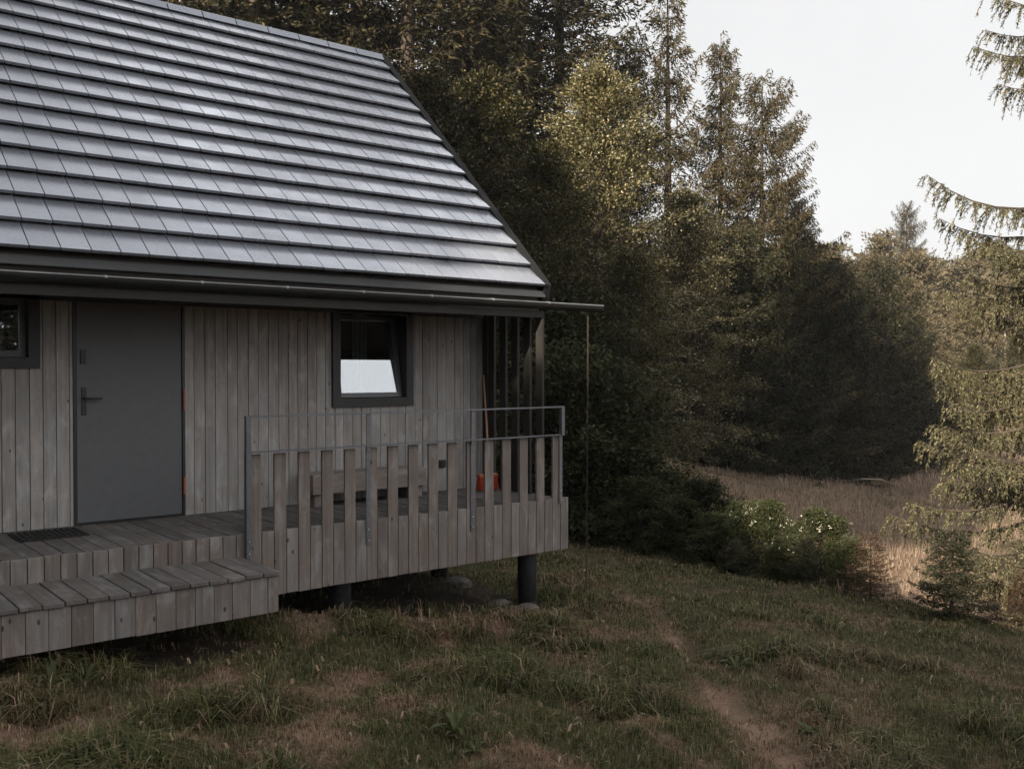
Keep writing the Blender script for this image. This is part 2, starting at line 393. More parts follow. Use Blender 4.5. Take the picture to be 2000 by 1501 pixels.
def hgt(x, y):
    x = np.asarray(x, dtype=float); y = np.asarray(y, dtype=float)
    lawn = -0.47 - 0.1 * np.clip(x, -30, 11.5)
    e = edge_x(np.clip(y, 0, 14))
    drop = sstep(0, 3.2, x - e) * (1 - sstep(10.5, 15, y) * (1 - sstep(14, 22, x)))
    z = lawn - 0.85 * drop
    z = z + sstep(11.5, 17, y) * 1.15 * (1 - sstep(17, 29, x)) * sstep(11, 14, x)      # bank at the foot of the wood
    z = z + sstep(14, 40, y) * 0.8 + sstep(45, 160, np.hypot(x, y)) * 4
    near = 1 - sstep(14, 22, np.hypot(x, y))
    z = z + near * ((fbm(x * 1.1, y * 1.1) - 0.5) * 0.20 + (fbm(x * 3.1 + 5, y * 3.1) - 0.5) * 0.15) + (1 - near) * (fbm(x * 0.35, y * 0.35) - 0.5) * 0.5
    z = z + 0.05 * humps(x, y)
    z = z - 0.05 * np.exp(-(path_d(x, y) / 0.18) ** 2)
    return z
def dryness(x, y):
    p = fbm(x * 2.1 + 3.1, y * 2.1 + 7.7, 4)
    d = 0.75 * sstep(0.57, 0.71, p)
    d = np.maximum(d, 0.55 * sstep(0.5, 0.7, fbm(x * 5.1, y * 5.1 + 30, 3)) * sstep(0.42, 0.58, p))
    d = d * (0.4 + 0.6 * (1 - sstep(4.8, 6.5, x)))
    d = np.maximum(d, humps(x, y) * sstep(0.25, 0.45, fbm(x * 6.1, y * 6.1 + 12, 3)))
    # edge of the deck: dry strip where rain does not reach
    d = np.maximum(d, 0.6 * np.exp(-((y - 6.75) / 0.35) ** 2) * sstep(3.1, 3.6, x) * (1 - sstep(6.8, 7.4, x)) * sstep(0.38, 0.55, fbm(x * 2.3, y * 2.3 + 50, 3)))
    pw = np.exp(-(path_d(x, y) / (0.11 + 0.10 * sstep(5.2, 3.6, y))) ** 2)
    pw = pw * np.where(y > 4.9, 0.55, 1.0) * sstep(0.42, 0.58, fbm(x * 2.9, y * 2.9 + 11, 3) + 0.11)
    return np.clip(np.maximum(d, pw), 0, 1)
def wear(x, y):
    return np.exp(-(path_d(x, y) / 0.15) ** 2) * sstep(5.0, 4.2, y) * sstep(0.35, 0.55, fbm(x * 4.1, y * 4.1 + 19, 3))
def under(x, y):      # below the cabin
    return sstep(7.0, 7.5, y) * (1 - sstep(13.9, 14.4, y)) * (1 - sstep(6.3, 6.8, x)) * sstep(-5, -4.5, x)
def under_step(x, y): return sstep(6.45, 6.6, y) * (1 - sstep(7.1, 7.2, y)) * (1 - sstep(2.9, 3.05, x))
xs = np.concatenate([[-900, -400, -200, -120, -80, -55, -40, -30, -22, -16, -12, -9, -7], np.arange(-5.5, 18, 0.11), np.arange(18, 48, 0.75), [50, 56, 64, 75, 90, 120, 170, 250, 400, 900]])
ys = np.concatenate([[-900, -400, -200, -100, -60, -35, -20, -12, -7, -4, -2], np.arange(-1, 15.5, 0.11), np.arange(16, 45, 0.75), [47, 52, 60, 75, 95, 130, 180, 260, 400, 900]])
GX, GY = np.meshgrid(xs, ys, indexing='ij'); gx, gy = GX.ravel(), GY.ravel()
nx, ny = len(xs), len(ys)
ii, jj = np.meshgrid(np.arange(nx - 1), np.arange(ny - 1), indexing='ij')
a0 = (ii * ny + jj).ravel()
gf = np.stack([a0, a0 + ny, a0 + ny + 1, a0 + 1], 1)
mead = sstep(0.4, 2.0, gx - edge_x(np.clip(gy, 0, 14)))
gme = np_mesh('ground', np.stack([gx, gy, hgt(gx, gy)], 1), gf, M['ground'],
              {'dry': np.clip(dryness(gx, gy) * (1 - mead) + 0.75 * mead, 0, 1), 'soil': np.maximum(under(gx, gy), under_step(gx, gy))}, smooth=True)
tag(link('ground', gme), 'grassy slope falling away to the right of the cabin', kind='structure')
def h1(x, y): return float(hgt(np.array([x]), np.array([y]))[0])

# ------------------------------------------------------------------ grass
def cam_uv(x, y):
    t = x * 0.628 + y * 0.778; r = x * 0.778 - y * 0.628
    return t, r / np.maximum(t, 1e-3)
def blades(P, yaw, L_, W_, bend, tilt=0.15, rs=np.random):
    n = len(P)
    d = np.stack([np.cos(yaw), np.sin(yaw), np.zeros(n)], 1); sd = np.stack([-np.sin(yaw), np.cos(yaw), np.zeros(n)], 1)
    up = np.array([0, 0, 1.0])
    m = P + d * (L_ * bend * 0.25)[:, None] + up * (L_ * (0.62 - 0.12 * bend))[:, None]
    tip = P + d * (L_ * bend * 0.9)[:, None] + up * (L_ * (1 - 0.62 * bend))[:, None]
    wv = sd * (W_ * 0.5)[:, None]
    V = np.stack([P - wv, P + wv, m + wv * 0.75, m - wv * 0.75, tip], 1)
    b = (np.arange(n) * 5)[:, None]
    F_ = np.concatenate([b + np.array([[0, 1, 2]]), b + np.array([[0, 2, 3]]), b + np.array([[3, 2, 4]])], 1).reshape(-1, 3)
    return V.reshape(-1, 3), F_
def scatter(n, t0, t1, ur, rs, power):
    """points in the view wedge (with a margin), density falling with distance"""
    u = rs.rand(n); k = 2 - power
    t = (t0**k + u * (t1**k - t0**k)) ** (1 / k)
    r = (rs.rand(n) * 2 - 1) * ur * t
    return t * 0.628 + r * 0.778, t * 0.778 - r * 0.628, t
rs = np.random.RandomState(3)
x, y, t_ = scatter(330000, 3.6, 16.5, 0.66, rs, 1.5)
lawn_m = (x < edge_x(np.clip(y, 0, 14)) + 0.9) & (y < 16)
keep = lawn_m & (rs.rand(len(x)) > 0.93 * np.maximum(under(x, y), under_step(x, y)))
dr = dryness(x, y); wr = wear(x, y)
keep &= rs.rand(len(x)) > np.clip(0.25 * dr, 0, 0.6)
keep &= rs.rand(len(x)) > 0.95 * np.clip(wr * 1.2, 0, 1)
x, y, t_, dr = x[keep], y[keep], t_[keep], dr[keep]
tuft = sstep(0.50, 0.68, fbm(x * 1.7 + 40, y * 1.7 + 3, 3)) * (1 - sstep(6.5, 9, x) * 0.75)
ln = (0.045 + 0.06 * rs.rand(len(x)) + 0.30 * tuft * rs.rand(len(x)) ** 1.2) * (1 - 0.6 * dr) * (1 - 0.25 * sstep(6, 9, x))
wd = (0.0034 + 0.003 * rs.rand(len(x)) + 0.0045 * tuft) * np.clip(t_ / 6.5, 0.9, 2.4)
V, F_ = blades(np.stack([x, y, hgt(x, y) - 0.01], 1), rs.rand(len(x)) * 6.283, ln, wd, np.clip(0.25 + 0.75 * rs.rand(len(x)) + 0.35 * tuft, 0, 1.15))
db = np.clip(dr * 0.9 + (rs.rand(len(x)) < 0.10) * 0.7 + 0.25 * sstep(0.45, 0.6, fbm(x * 0.5 + 9, y * 0.5, 2)), 0, 1)
x2, y2, t2 = scatter(150000, 3.6, 13, 0.66, rs, 1.5)
d2 = dryness(x2, y2); k2 = (x2 < edge_x(np.clip(y2, 0, 14))) & (under(x2, y2) < 0.3) & (rs.rand(len(x2)) < d2 - 0.9 * wear(x2, y2))
x2, y2, t2 = x2[k2], y2[k2], t2[k2]; n2 = len(x2)
LV, LF = blades(np.stack([x2, y2, hgt(x2, y2) - 0.004], 1), rs.rand(n2) * 6.283, 0.02 + 0.05 * rs.rand(n2), (0.003 + 0.003 * rs.rand(n2)) * np.clip(t2 / 6.5, 0.9, 2), 0.4 + 0.8 * rs.rand(n2))
F_ = np.concatenate([F_, LF + len(V)]); V = np.concatenate([V, LV]); db = np.concatenate([db, np.clip(1.1 - 0.9 * (rs.rand(n2) < 0.25), 0, 1)])
x3 = -4 + 17 * rs.rand(150000); y3 = -2 + 17 * rs.rand(150000); tt3, uu3 = cam_uv(x3, y3)      # thinner grass round the near view
k3 = ((np.abs(uu3) > 0.64) | (tt3 < 3.8)) & (x3 < edge_x(np.clip(y3, 0, 14)) + 0.6) & (under(x3, y3) + under_step(x3, y3) < 0.3) & (y3 < 12)
x3, y3 = x3[k3], y3[k3]; n3_ = len(x3)
LV, LF = blades(np.stack([x3, y3, hgt(x3, y3) - 0.01], 1), rs.rand(n3_) * 6.283, 0.06 + 0.10 * rs.rand(n3_), 0.007 + 0.006 * rs.rand(n3_), 0.3 + 0.7 * rs.rand(n3_))
F_ = np.concatenate([F_, LF + len(V)]); V = np.concatenate([V, LV]); db = np.concatenate([db, np.clip(dryness(x3, y3) * 0.9 + 0.2 * rs.rand(n3_), 0, 1)])
nl_ = 1700
lx_, ly_, lt_ = scatter(nl_, 3.6, 14, 0.66, rs, 1.4); ok = (lx_ < 10.5) & (under(lx_, ly_) < 0.3); lx_, ly_ = lx_[ok], ly_[ok]; nl_ = len(lx_)
LV, LF = blades(np.stack([lx_, ly_, hgt(lx_, ly_) + 0.02 + 0.03 * rs.rand(nl_)], 1), rs.rand(nl_) * 6.283, 0.03 + 0.05 * rs.rand(nl_), 0.008 + 0.018 * rs.rand(nl_), np.full(nl_, 1.3))
F_ = np.concatenate([F_, LF + len(V)]); V = np.concatenate([V, LV]); db = np.concatenate([db, 0.2 + 0.6 * rs.rand(nl_)])
tag(link('lawn_grass', np_mesh('lawn_grass', V, F_, M['grass'], {'dry': np.repeat(db, 5)})), 'short patchy lawn grass with dry brown mounds', 'grass', kind='stuff')
x, y, t_ = scatter(150000, 11.5, 50, 0.66, rs, 1.45)
keep = (x > edge_x(np.clip(y, 0, 14)) + 0.25) & (y < 24) & (y < 17.5 + np.clip(x - 24, 0, 99) * 0.25)
x, y, t_ = x[keep], y[keep], t_[keep]
dr = sstep(0.36, 0.64, fbm(x * 0.7 + 2, y * 0.7 + 8, 4))
ln = (0.12 + 0.26 * rs.rand(len(x))) * (0.6 + 0.6 * dr) * (1 + 0.5 * (rs.rand(len(x)) < 0.04))
wd = 0.006 * np.clip(t_ / 10, 1, 4) * (0.7 + 0.6 * rs.rand(len(x)))
V, F_ = blades(np.stack([x, y, hgt(x, y) - 0.02], 1), 0.6 + rs.randn(len(x)) * 1.1, ln, wd, np.clip(0.55 + 0.6 * rs.rand(len(x)), 0, 1.1))
tag(link('meadow_grass', np_mesh('meadow_grass', V, F_, M['hay'], {'dry': np.repeat(np.clip(dr * 0.9 + 0.15 * rs.rand(len(x)), 0, 1), 5)})), 'tall dry meadow grass below the lawn', 'grass', kind='stuff')

# ------------------------------------------------------------------ cabin
XL, XR = -4.0, 6.39
WY = 8.42; BY = 13.93; EY, EZ = 7.45, 2.15; RY, RZ = 10.69, 5.32
rnd = random.Random(11)
cabin = empty('timber_cabin', (1.2, 10.7, 0), 'grey timber cabin with a dark tiled roof and a raised porch', 'cabin')
DX0, DX1 = 2.12, 3.05
WX0, WX1, WZ0, WZ1 = 4.51, 5.45, 0.93, 1.96
LX0, LX1, LZ0, LZ1 = 0.75, 1.865, 1.315, 1.96
TOPZ = 2.62
b = MB(); x = XL
while x < XR - 0.01:
    wdt = rnd.choice([0.095, 0.10, 0.105, 0.115]); x1 = min(x + wdt, XR)
    if XR - x1 < 0.05: x1 = XR
    cuts = []
    for o0, o1, za, zb in ((DX0, DX1, -0.1, 2.02), (WX0, WX1, WZ0, WZ1), (LX0, LX1, LZ0, LZ1)):
        if x + 0.002 < o1 and x1 - 0.002 > o0: cuts.append((o0, o1, za, zb))
    j = rnd.uniform(-0.0025, 0.0025)
    def piece(a, c, z0, z1):
        if c - a > 0.012 and z1 - z0 > 0.02: b.box(a + 0.003, c - 0.003, WY + j, WY + 0.022, z0, z1)
    if not cuts: piece(x, x1, 0.004, TOPZ)
    else:
        o0, o1, za, zb = cuts[0]
        piece(x, x1, zb, TOPZ); piece(x, x1, 0.004, za)
        if x < o0: piece(x, o0, max(za, 0.004), zb)
        if x1 > o1: piece(o1, x1, max(za, 0.004), zb)
    x = x1
b.build('front_wall', M['wall'], cabin)
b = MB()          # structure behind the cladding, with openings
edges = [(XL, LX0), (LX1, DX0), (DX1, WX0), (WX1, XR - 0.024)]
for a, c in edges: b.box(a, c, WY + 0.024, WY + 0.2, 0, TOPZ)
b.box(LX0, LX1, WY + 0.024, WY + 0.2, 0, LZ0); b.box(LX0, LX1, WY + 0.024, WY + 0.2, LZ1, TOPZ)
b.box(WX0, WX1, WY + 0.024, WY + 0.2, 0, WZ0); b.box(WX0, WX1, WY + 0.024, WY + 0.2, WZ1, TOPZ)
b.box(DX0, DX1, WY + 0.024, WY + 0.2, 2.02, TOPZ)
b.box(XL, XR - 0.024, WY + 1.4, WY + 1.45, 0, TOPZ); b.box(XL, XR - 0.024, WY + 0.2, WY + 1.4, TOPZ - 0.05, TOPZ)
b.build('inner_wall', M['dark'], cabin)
b = MB(); y_ = EY + 0.02          # gable walls of vertical boards and the back wall
for gx0, gx1 in ((XL, XL + 0.022), (XR - 0.022, XR)):
    y_ = WY + 0.03
    while y_ < BY:
        y2 = min(y_ + 0.12, BY); zt = lambda q: EZ + (q - EY) * (RZ - EZ) / (RY - EY) if q < RY else EZ + (2 * RY - EY - q) * (RZ - EZ) / (RY - EY)
        z_ = min(zt(y_), zt(y2)) - 0.2
        b.box(gx0, gx1, y_ + 0.002, y2 - 0.002, -0.05, z_); y_ = y2
b.box(XL + 0.025, XR - 0.025, BY - 0.02, BY, -0.05, 2.0)
b.build('gable_wall', M['wall'], cabin)

# roof ---------------------------------------------------------------
slope = Vector((0, RY - EY, RZ - EZ)); SL = slope.length; su = slope.normalized(); sn = Vector((0, -su.z, su.y))
XRE = 6.42
NC = 14; TP = SL / NC; TW = 0.2105
def tile_matrix(x, s, tilt, lift): 
    o = Vector((x, EY, EZ)) + su * s + sn * lift
    ang = math.atan2(su.z, su.y) - tilt
    return Matrix.Translation(o) @ Matrix.Rotation(ang, 4, 'X')
b = MB(); b2 = MB()
for c in range(NC):
    x = XRE
    while x > XL - 0.2:
        j = rnd.uniform(-0.0015, 0.0015)
        Mx = tile_matrix(x - TW / 2, c * TP - 0.012 + j, R(9.2 + rnd.uniform(-0.25, 0.25)), 0.057 + rnd.uniform(-0.001, 0.001)) @ Matrix.Rotation(R(rnd.uniform(-0.15, 0.15)), 4, 'Y')
        b.box(-TW / 2 + 0.0022, TW / 2 - 0.0022, 0, TP + 0.045, -0.027, 0.0, Mx)
        x -= TW
roof = b.build('roof', M['tile'], cabin, bevel=0.004)
b = MB()          # boarding under the tiles, both slopes, and back slope
th = 0.10
def sl(y): return EZ + (y - EY) * (RZ - EZ) / (RY - EY)
BYE = 2 * RY - EY
b.prism([(EY + 0.02, EZ - 0.03), (RY, RZ - 0.03), (BYE, EZ - 0.03), (BYE, EZ - 0.16), (RY, RZ - 0.20), (EY + 0.02, EZ - 0.16)], XL - 0.1, XR - 0.02, 'x')
b.build('roof_deck', M['soffit'], roof)
b = MB()
for c in range(NC):
    y0, z0 = BYE - (BYE - RY) * c / NC, EZ + (RZ - EZ) * c / NC
    y1, z1 = BYE - (BYE - RY) * (c + 1.1) / NC, EZ + (RZ - EZ) * (c + 1.1) / NC
    b.prism([(y0, z0 + 0.045), (y1, z1 + 0.012), (y1, z1 - 0.015), (y0, z0 + 0.012)], XL - 0.1, XRE, 'x')
b.build('back_slope', M['tile'], roof)
b = MB(); x = XRE + 0.02
while x > XL - 0.2:
    b.prism([(RY - 0.11, RZ - 0.045), (RY - 0.05, RZ + 0.045), (RY, RZ + 0.062), (RY + 0.05, RZ + 0.045), (RY + 0.11, RZ - 0.045)], x - 0.39, x - 0.004, 'x'); x -= 0.395
b.build('ridge_cap', M['tile'], roof, bevel=0.006)
b = MB()          # black verge trim along the right gable
for sgn in (0, 1):
    f_ = (lambda y: y) if sgn == 0 else (lambda y: 2 * RY - y)
    b.prism([(f_(EY - 0.03), EZ + 0.028), (RY, RZ + 0.062), (RY, RZ - 0.21), (f_(EY + 0.015), EZ - 0.175)], XRE + 0.003, XRE + 0.095, 'x')
b.build('verge_board', M['trim'], roof)
# eave: fascia, drip edge, gutter, soffit, beam
MB().box(XL - 0.1, XR, 7.49, 7.52, 1.90, 2.10).build('fascia_board', M['fascia'], cabin)
MB().prism([(7.455, 2.115), (7.49, 2.115), (7.49, 2.06), (7.425, 2.045), (7.425, 2.052)], XL - 0.1, XR + 0.05, 'x').build('drip_edge', M['drip'], roof)
gut = MB(); prof = [(7.375 + 0.062 * math.cos(a), 1.978 + 0.062 * math.sin(a)) for a in [R(180 + 180 * k / 12) for k in range(13)]]
inn = [(7.375 + 0.056 * math.cos(a), 1.979 + 0.056 * math.sin(a)) for a in [R(360 - 180 * k / 12) for k in range(13)]]
gut.prism(prof + inn, XL, 7.16, 'x'); gutter = gut.build('gutter', M['gutter'], cabin)
MB().tube([(XL, 7.311, 1.983), (7.16, 7.311, 1.983)], [0.0075, 0.0075], 8).build('gutter_lip', M['lip'], gutter)
for k in range(14):
    gx_ = XR + 0.0 - 0.72 * k
    MB().box(gx_ - 0.009, gx_ + 0.009, 7.303, 7.322, 1.974, 1.994).box(gx_ - 0.01, gx_ + 0.01, 7.32, 7.49, 1.992, 1.996).build('gutter_bracket', M['clip'], gutter)
MB().box(XL, XR, 7.40, 7.48, 1.835, 1.905).build('eave_beam', M['beam'], cabin)
b = MB(); y_ = 7.49
while y_ < WY - 0.02:
    b.box(XL, XR - 0.03, y_ + 0.002, min(y_ + 0.11, WY - 0.004), 1.905, 1.925); y_ += 0.11
b.build('soffit', M['soffit'], cabin)
MB().box(XL, XR - 0.002, WY - 0.03, WY - 0.004, 1.865, 1.904).build('wall_batten', M['frame'], cabin)

# slatted screen at the right end of the porch
for k, yf in enumerate((8.211, 8.010, 7.808, 7.605, 7.405)):
    MB().box(6.375, 6.405, yf, yf + 0.104, 0.004, 1.90).build('screen_slat', M['beam'], cabin, bevel=0.003)
MB().box(6.372, 6.408, WY - 0.09, WY - 0.005, 0.004, 1.90).build('corner_post', M['beam'], cabin)

# door
fr = MB()
fr.box(DX0 - 0.0, DX0 + 0.022, WY - 0.006, WY + 0.06, 0.002, 1.99).box(DX1 - 0.022, DX1, WY - 0.006, WY + 0.06, 0.002, 1.99).box(DX0 + 0.022, DX1 - 0.022, WY - 0.006, WY + 0.06, 1.968, 1.99)
fr.box(DX0 + 0.022, DX1 - 0.022, WY - 0.004, WY + 0.06, 0.002, 0.016)
door_frame = fr.build('door_frame', M['black'], cabin)
door = MB().box(DX0 + 0.027, DX1 - 0.026, WY + 0.006, WY + 0.06, 0.02, 1.964).build('door', M['door'], cabin, bevel=0.003)
hd = MB().box(2.186, 2.224, WY - 0.006, WY + 0.006, 0.925, 1.155)
hd.tube([(2.205, WY - 0.004, 1.062), (2.205, WY - 0.052, 1.062)], [0.011, 0.011], 10)
hd.tube([(2.196, WY - 0.05, 1.064), (2.26, WY - 0.053, 1.062), (2.335, WY - 0.05, 1.06)], [0.011, 0.0105, 0.009], 10)
hd.build('door_handle', M['black'], door, bevel=0.002)
MB().box(2.178, 2.222, WY - 0.005, WY + 0.006, 1.35, 1.468).tube([(2.2, WY - 0.003, 1.41), (2.2, WY - 0.009, 1.41)], [0.013, 0.013], 12).build('lock_plate', M['black'], door, bevel=0.002)
for z0, z1 in ((0.945, 1.125), (0.19, 0.35)):
    hb = MB()
    for q in range(3):
        za = z0 + (z1 - z0) * q / 3; hb.tube([(3.041, WY - 0.012, za + 0.003), (3.041, WY - 0.012, za + (z1 - z0) / 3 - 0.003)], [0.0105, 0.0105], 10)
    hb.build('hinge', M['hinge'], door)

# windows
def window(x0, x1, z0, z1, tilt, sx0, sx1, sz0):
    tw = 0.085
    w_ = MB()
    w_.box(x0, x0 + tw, WY - 0.03, WY + 0.16, z0, z1).box(x1 - tw, x1, WY - 0.03, WY + 0.16, z0, z1)
    w_.box(x0 + tw, x1 - tw, WY - 0.03, WY + 0.16, z0, z0 + tw).box(x0 + tw, x1 - tw, WY - 0.03, WY + 0.16, z1 - tw, z1)
    win = w_.build('window', M['frame'], cabin)
    sw, sh = x1 - x0 - 2 * tw - 0.012, z1 - z0 - 2 * tw - 0.012; f_ = 0.048
    Mx = Matrix.Translation((x0 + tw + 0.006, WY + 0.045, z0 + tw + 0.006)) @ Matrix.Rotation(-tilt, 4, 'X')
    s_ = MB()
    s_.box(0, f_, 0, 0.05, 0, sh, Mx).box(sw - f_, sw, 0, 0.05, 0, sh, Mx).box(f_, sw - f_, 0, 0.05, 0, f_, Mx).box(f_, sw - f_, 0, 0.05, sh - f_, sh, Mx)
    s_.build('sash', M['sash'], win)
    MB().box(f_ - 0.004, sw - f_ + 0.004, 0.014, 0.018, f_ - 0.004, sh - f_ + 0.004, Mx).build('pane', M['glass'], win)
    return win, sw
win, _ = window(WX0, WX1, WZ0, WZ1, R(10), 0, 0, 0)
cu = MB()
for k in range(14):
    xx = 4.98 + k * 0.012; cu.box(xx, xx + 0.011, WY + 0.42 + 0.012 * math.sin(k * 1.4), WY + 0.425 + 0.012 * math.sin(k * 1.4), 0.95, 1.93)
cu.build('curtain', M['curtain'], win)
window(LX0, LX1, LZ0, LZ1, 0.0, 0, 0, 0)
MB().box(5.785, 5.86, WY - 0.03, WY - 0.003, 0.255, 0.335).box(5.793, 5.852, WY - 0.036, WY - 0.03, 0.263, 0.327).build('wall_socket', M['black'], cabin, bevel=0.003)

# porch deck, skirt, steps, stilts
FY = 7.17
b = MB(); x = XL; 
while x < 6.44:
    j = rnd.uniform(-0.002, 0.002)
    b.box(x + 0.003, min(x + 0.107 * 1.25, 6.45) - 0.003, FY + 0.028, WY + 0.01, -0.03 + j, j); x += 0.107 * 1.25
deck = b.build('porch_deck', M['deck'], cabin, bevel=0.003)
MB().box(XL, 6.40, FY + 0.05, BY, -0.28, -0.034).build('floor_structure', M['fascia'], cabin)
PITCHB = 0.1069; PX0 = 3.106
b = MB()
def skirt_board(x0, z0, z1):
    j = rnd.uniform(-0.002, 0.002)
    b.box(x0 + 0.0025, x0 + PITCHB - 0.0035, FY + j, FY + 0.025, z0 + rnd.uniform(-0.003, 0.003), z1 + rnd.uniform(-0.004, 0.002))
k = 0; x = PX0
while x < 6.42:
    if k % 2 == 1: skirt_board(x, -0.52, 0.003)
    k += 1; x += PITCHB
x = PX0 - PITCHB
while x > XL:
    skirt_board(x, -0.30, 0.002); x -= PITCHB
b.box(6.50 - 0.025, 6.50, FY - 0.002, FY + 0.09, -0.52, 0.003); b.box(6.475, 6.50, FY + 0.093, FY + 0.19, -0.52, 0.002)
skirt = b.build('porch_skirt', M['skirt'], cabin, bevel=0.003)
# railing: galvanised frame, board pickets
rl = MB()
rl.box(3.062, 6.432, FY - 0.052, FY - 0.012, 0.921, 0.935)
rl.box(3.10, 6.395, FY - 0.040, FY - 0.004, 0.640, 0.652)
rail = rl.build('railing', M['galv'], cabin)
for px_, zb in ((3.064, -0.185), (4.163, -0.205), (5.283, -0.205), (6.392, -0.05)):
    p_ = MB().box(px_, px_ + 0.04, FY - 0.014 if px_ > 3.1 else FY - 0.05, FY - 0.004, zb, 0.6395)
    p_.box(px_, px_ + 0.04, FY - 0.05, FY - 0.012 if px_ > 3.1 else FY - 0.0125, 0.6395, 0.9205) if px_ < 3.1 or px_ > 6.3 else p_.box(px_, px_ + 0.04, FY - 0.024, FY - 0.0142, 0.60, 0.9205)
    po = p_.build('railing_post', M['galv'], rail)
    for zz in (zb + 0.035, zb + 0.13):
        MB().tube([(px_ + 0.02, FY - 0.016 if px_ > 3.1 else FY - 0.052, zz), (px_ + 0.02, (FY - 0.016 if px_ > 3.1 else FY - 0.052) - 0.007, zz)], [0.008, 0.007], 8).build('bolt', M['bolt'], rail)
for k in range(16):
    x0 = PX0 + k * 2 * PITCHB; j = rnd.uniform(-0.002, 0.002)
    MB().box(x0 + 0.002, x0 + PITCHB - 0.0035, FY + j, FY + 0.0255, -0.52 + rnd.uniform(-0.003, 0.003), 0.628 + rnd.uniform(-0.004, 0.004)).build('picket', M['skirt'], rail, bevel=0.003)
# step
b = MB(); x = XL
n_t = int((3.035 - XL) / (PITCHB * 1.25)) + 1
for k in range(n_t):
    x1 = 3.035 - k * PITCHB * 1.25; j = rnd.uniform(-0.003, 0.003)
    b.box(x1 - PITCHB * 1.25 + 0.008, x1, 6.455, FY - 0.003, -0.20 + j, -0.170 + j)
step = b.build('porch_step', M['deck'], cabin, bevel=0.004)
b = MB()
for k in range(n_t):
    x1 = 3.028 - k * PITCHB * 1.25 + 0.05; j = rnd.uniform(-0.002, 0.002)
    b.box(x1 - PITCHB * 1.25 + 0.003, min(x1, 3.028), 6.475 + j, 6.50, -0.472 + rnd.uniform(-0.004, 0.004), -0.2045)
yy = 6.503
while yy < FY - 0.02:
    b.box(3.003, 3.028, yy, min(yy + 0.13, FY - 0.004), -0.472, -0.2045); yy += 0.133
b.build('step_front', M['skirt'], step, bevel=0.003)
for sx_, sy_ in ((6.17, 7.40), (4.05, 7.42), (1.6, 7.42), (6.15, 8.95), (4.05, 9.2), (6.15, 11.5), (4.05, 11.5), (6.15, 13.7)):
    gz = h1(sx_, sy_)
    MB().tube([(sx_, sy_, gz - 0.15), (sx_, sy_, -0.1)], [0.098, 0.095], 18).build('stilt', M['stilt'], cabin, smooth=True)

# ------------------------------------------------------------------ things on and around the porch
bench = empty('bench', (4.75, 8.24, 0), 'low heavy timber bench against the porch wall under the window', 'bench')
MB().box(4.13, 5.40, 8.08, 8.395, 0.125, 0.31).build('seat', M['bench'], bench, bevel=0.006)
MB().box(4.16, 4.30, 8.11, 8.38, 0.004, 0.122).build('leg', M['bench'], bench, bevel=0.005)
MB().box(5.23, 5.37, 8.11, 8.38, 0.004, 0.122).build('leg', M['bench'], bench, bevel=0.005)
broom = empty('broom', (6.27, 8.18, 0), 'red push broom with a wooden handle leaning in the porch corner', 'broom')
MB().box(6.115, 6.365, 8.122, 8.182, 0.145, 0.178).build('brush_block', M['brushback'], broom, bevel=0.006)
br = MB()
for i in range(30):
    for k in range(5):
        bx, by = 6.121 + i * 0.0081, 8.128 + k * 0.0105; sx2 = (bx - 6.24) * 0.08
        br.tube([(bx, by, 0.146), (bx + sx2, by + (k - 2) * 0.004, 0.006 + rnd.uniform(0, 0.008))], [0.0042, 0.0036], 5)
br.build('bristles', M['redbrush'], broom)
MB().tube([(6.26, 8.15, 0.165), (6.31, 8.26, 0.70), (6.362, 8.385, 1.24)], [0.0125, 0.0125, 0.0115], 10).build('handle', M['handle'], broom, smooth=True)
b = MB().box(1.60, 2.10, 7.88, 8.29, 0.002, 0.012)
for k in range(11): b.box(1.615 + k * 0.0445, 1.64 + k * 0.0445, 7.895, 8.275, 0.012, 0.018)
tag(b.build('doormat', M['mat']), 'dark rubber doormat lying on the boards before the door', 'doormat')
# rain chain
gz = h1(6.98, 7.375); ch = MB(); zc = 1.915; k = 0
while zc > gz + 0.05:
    c_ = Vector((6.98 + 0.01 * math.sin(zc), 7.375, zc)); pts = []
    ax = Vector((1, 0, 0)) if k % 2 else Vector((0, 1, 0))
    for q in range(9):
        a = 2 * math.pi * q / 8; pts.append(c_ + ax * 0.0075 * math.cos(a) + Vector((0, 0, 1)) * 0.029 * math.sin(a))
    ch.tube(pts, [0.0027] * 9, 5, caps=False); zc -= 0.046; k += 1
tag(ch.build('rain_chain', M['chain']), 'thin rusty rain chain hanging from the end of the gutter to the grass', 'rain chain')
def rock(name, loc, sx_, sy_, sz_, seed, label):
    import bmesh
    bm = bmesh.new(); bmesh.ops.create_icosphere(bm, subdivisions=3, radius=1); q = random.Random(seed)
    ph = [q.uniform(0, 6) for _ in range(6)]
    for v in bm.verts:
        n_ = 1 + 0.13 * math.sin(3 * v.co.x + ph[0]) + 0.12 * math.sin(4 * v.co.y + ph[1]) + 0.1 * math.sin(5 * v.co.z + ph[2]) + 0.05 * math.sin(9 * v.co.x + 8 * v.co.y + ph[3])
        v.co = Vector((v.co.x * sx_, v.co.y * sy_, max(v.co.z, -0.5) * sz_)) * n_
    me = bpy.data.meshes.new(name); bm.to_mesh(me); bm.free(); me.materials.append(M['stone'])
    o = link(name, me); o.location = loc; return tag(o, label, 'stone')
rock('stone', (6.15, 8.62, h1(6.15, 8.62) - 0.01), 0.2, 0.13, 0.06, 1, 'flat grey stone at the foot of the rear cabin post')
rock('stone', (5.98, 7.22, h1(5.98, 7.22) + 0.0), 0.15, 0.10, 0.05, 2, 'pale flat stone beside the front corner post')
rock('stone', (5.86, 7.50, h1(5.86, 7.50) + 0.03), 0.16, 0.07, 0.04, 3, 'thin tilted stone slab behind the front corner post')

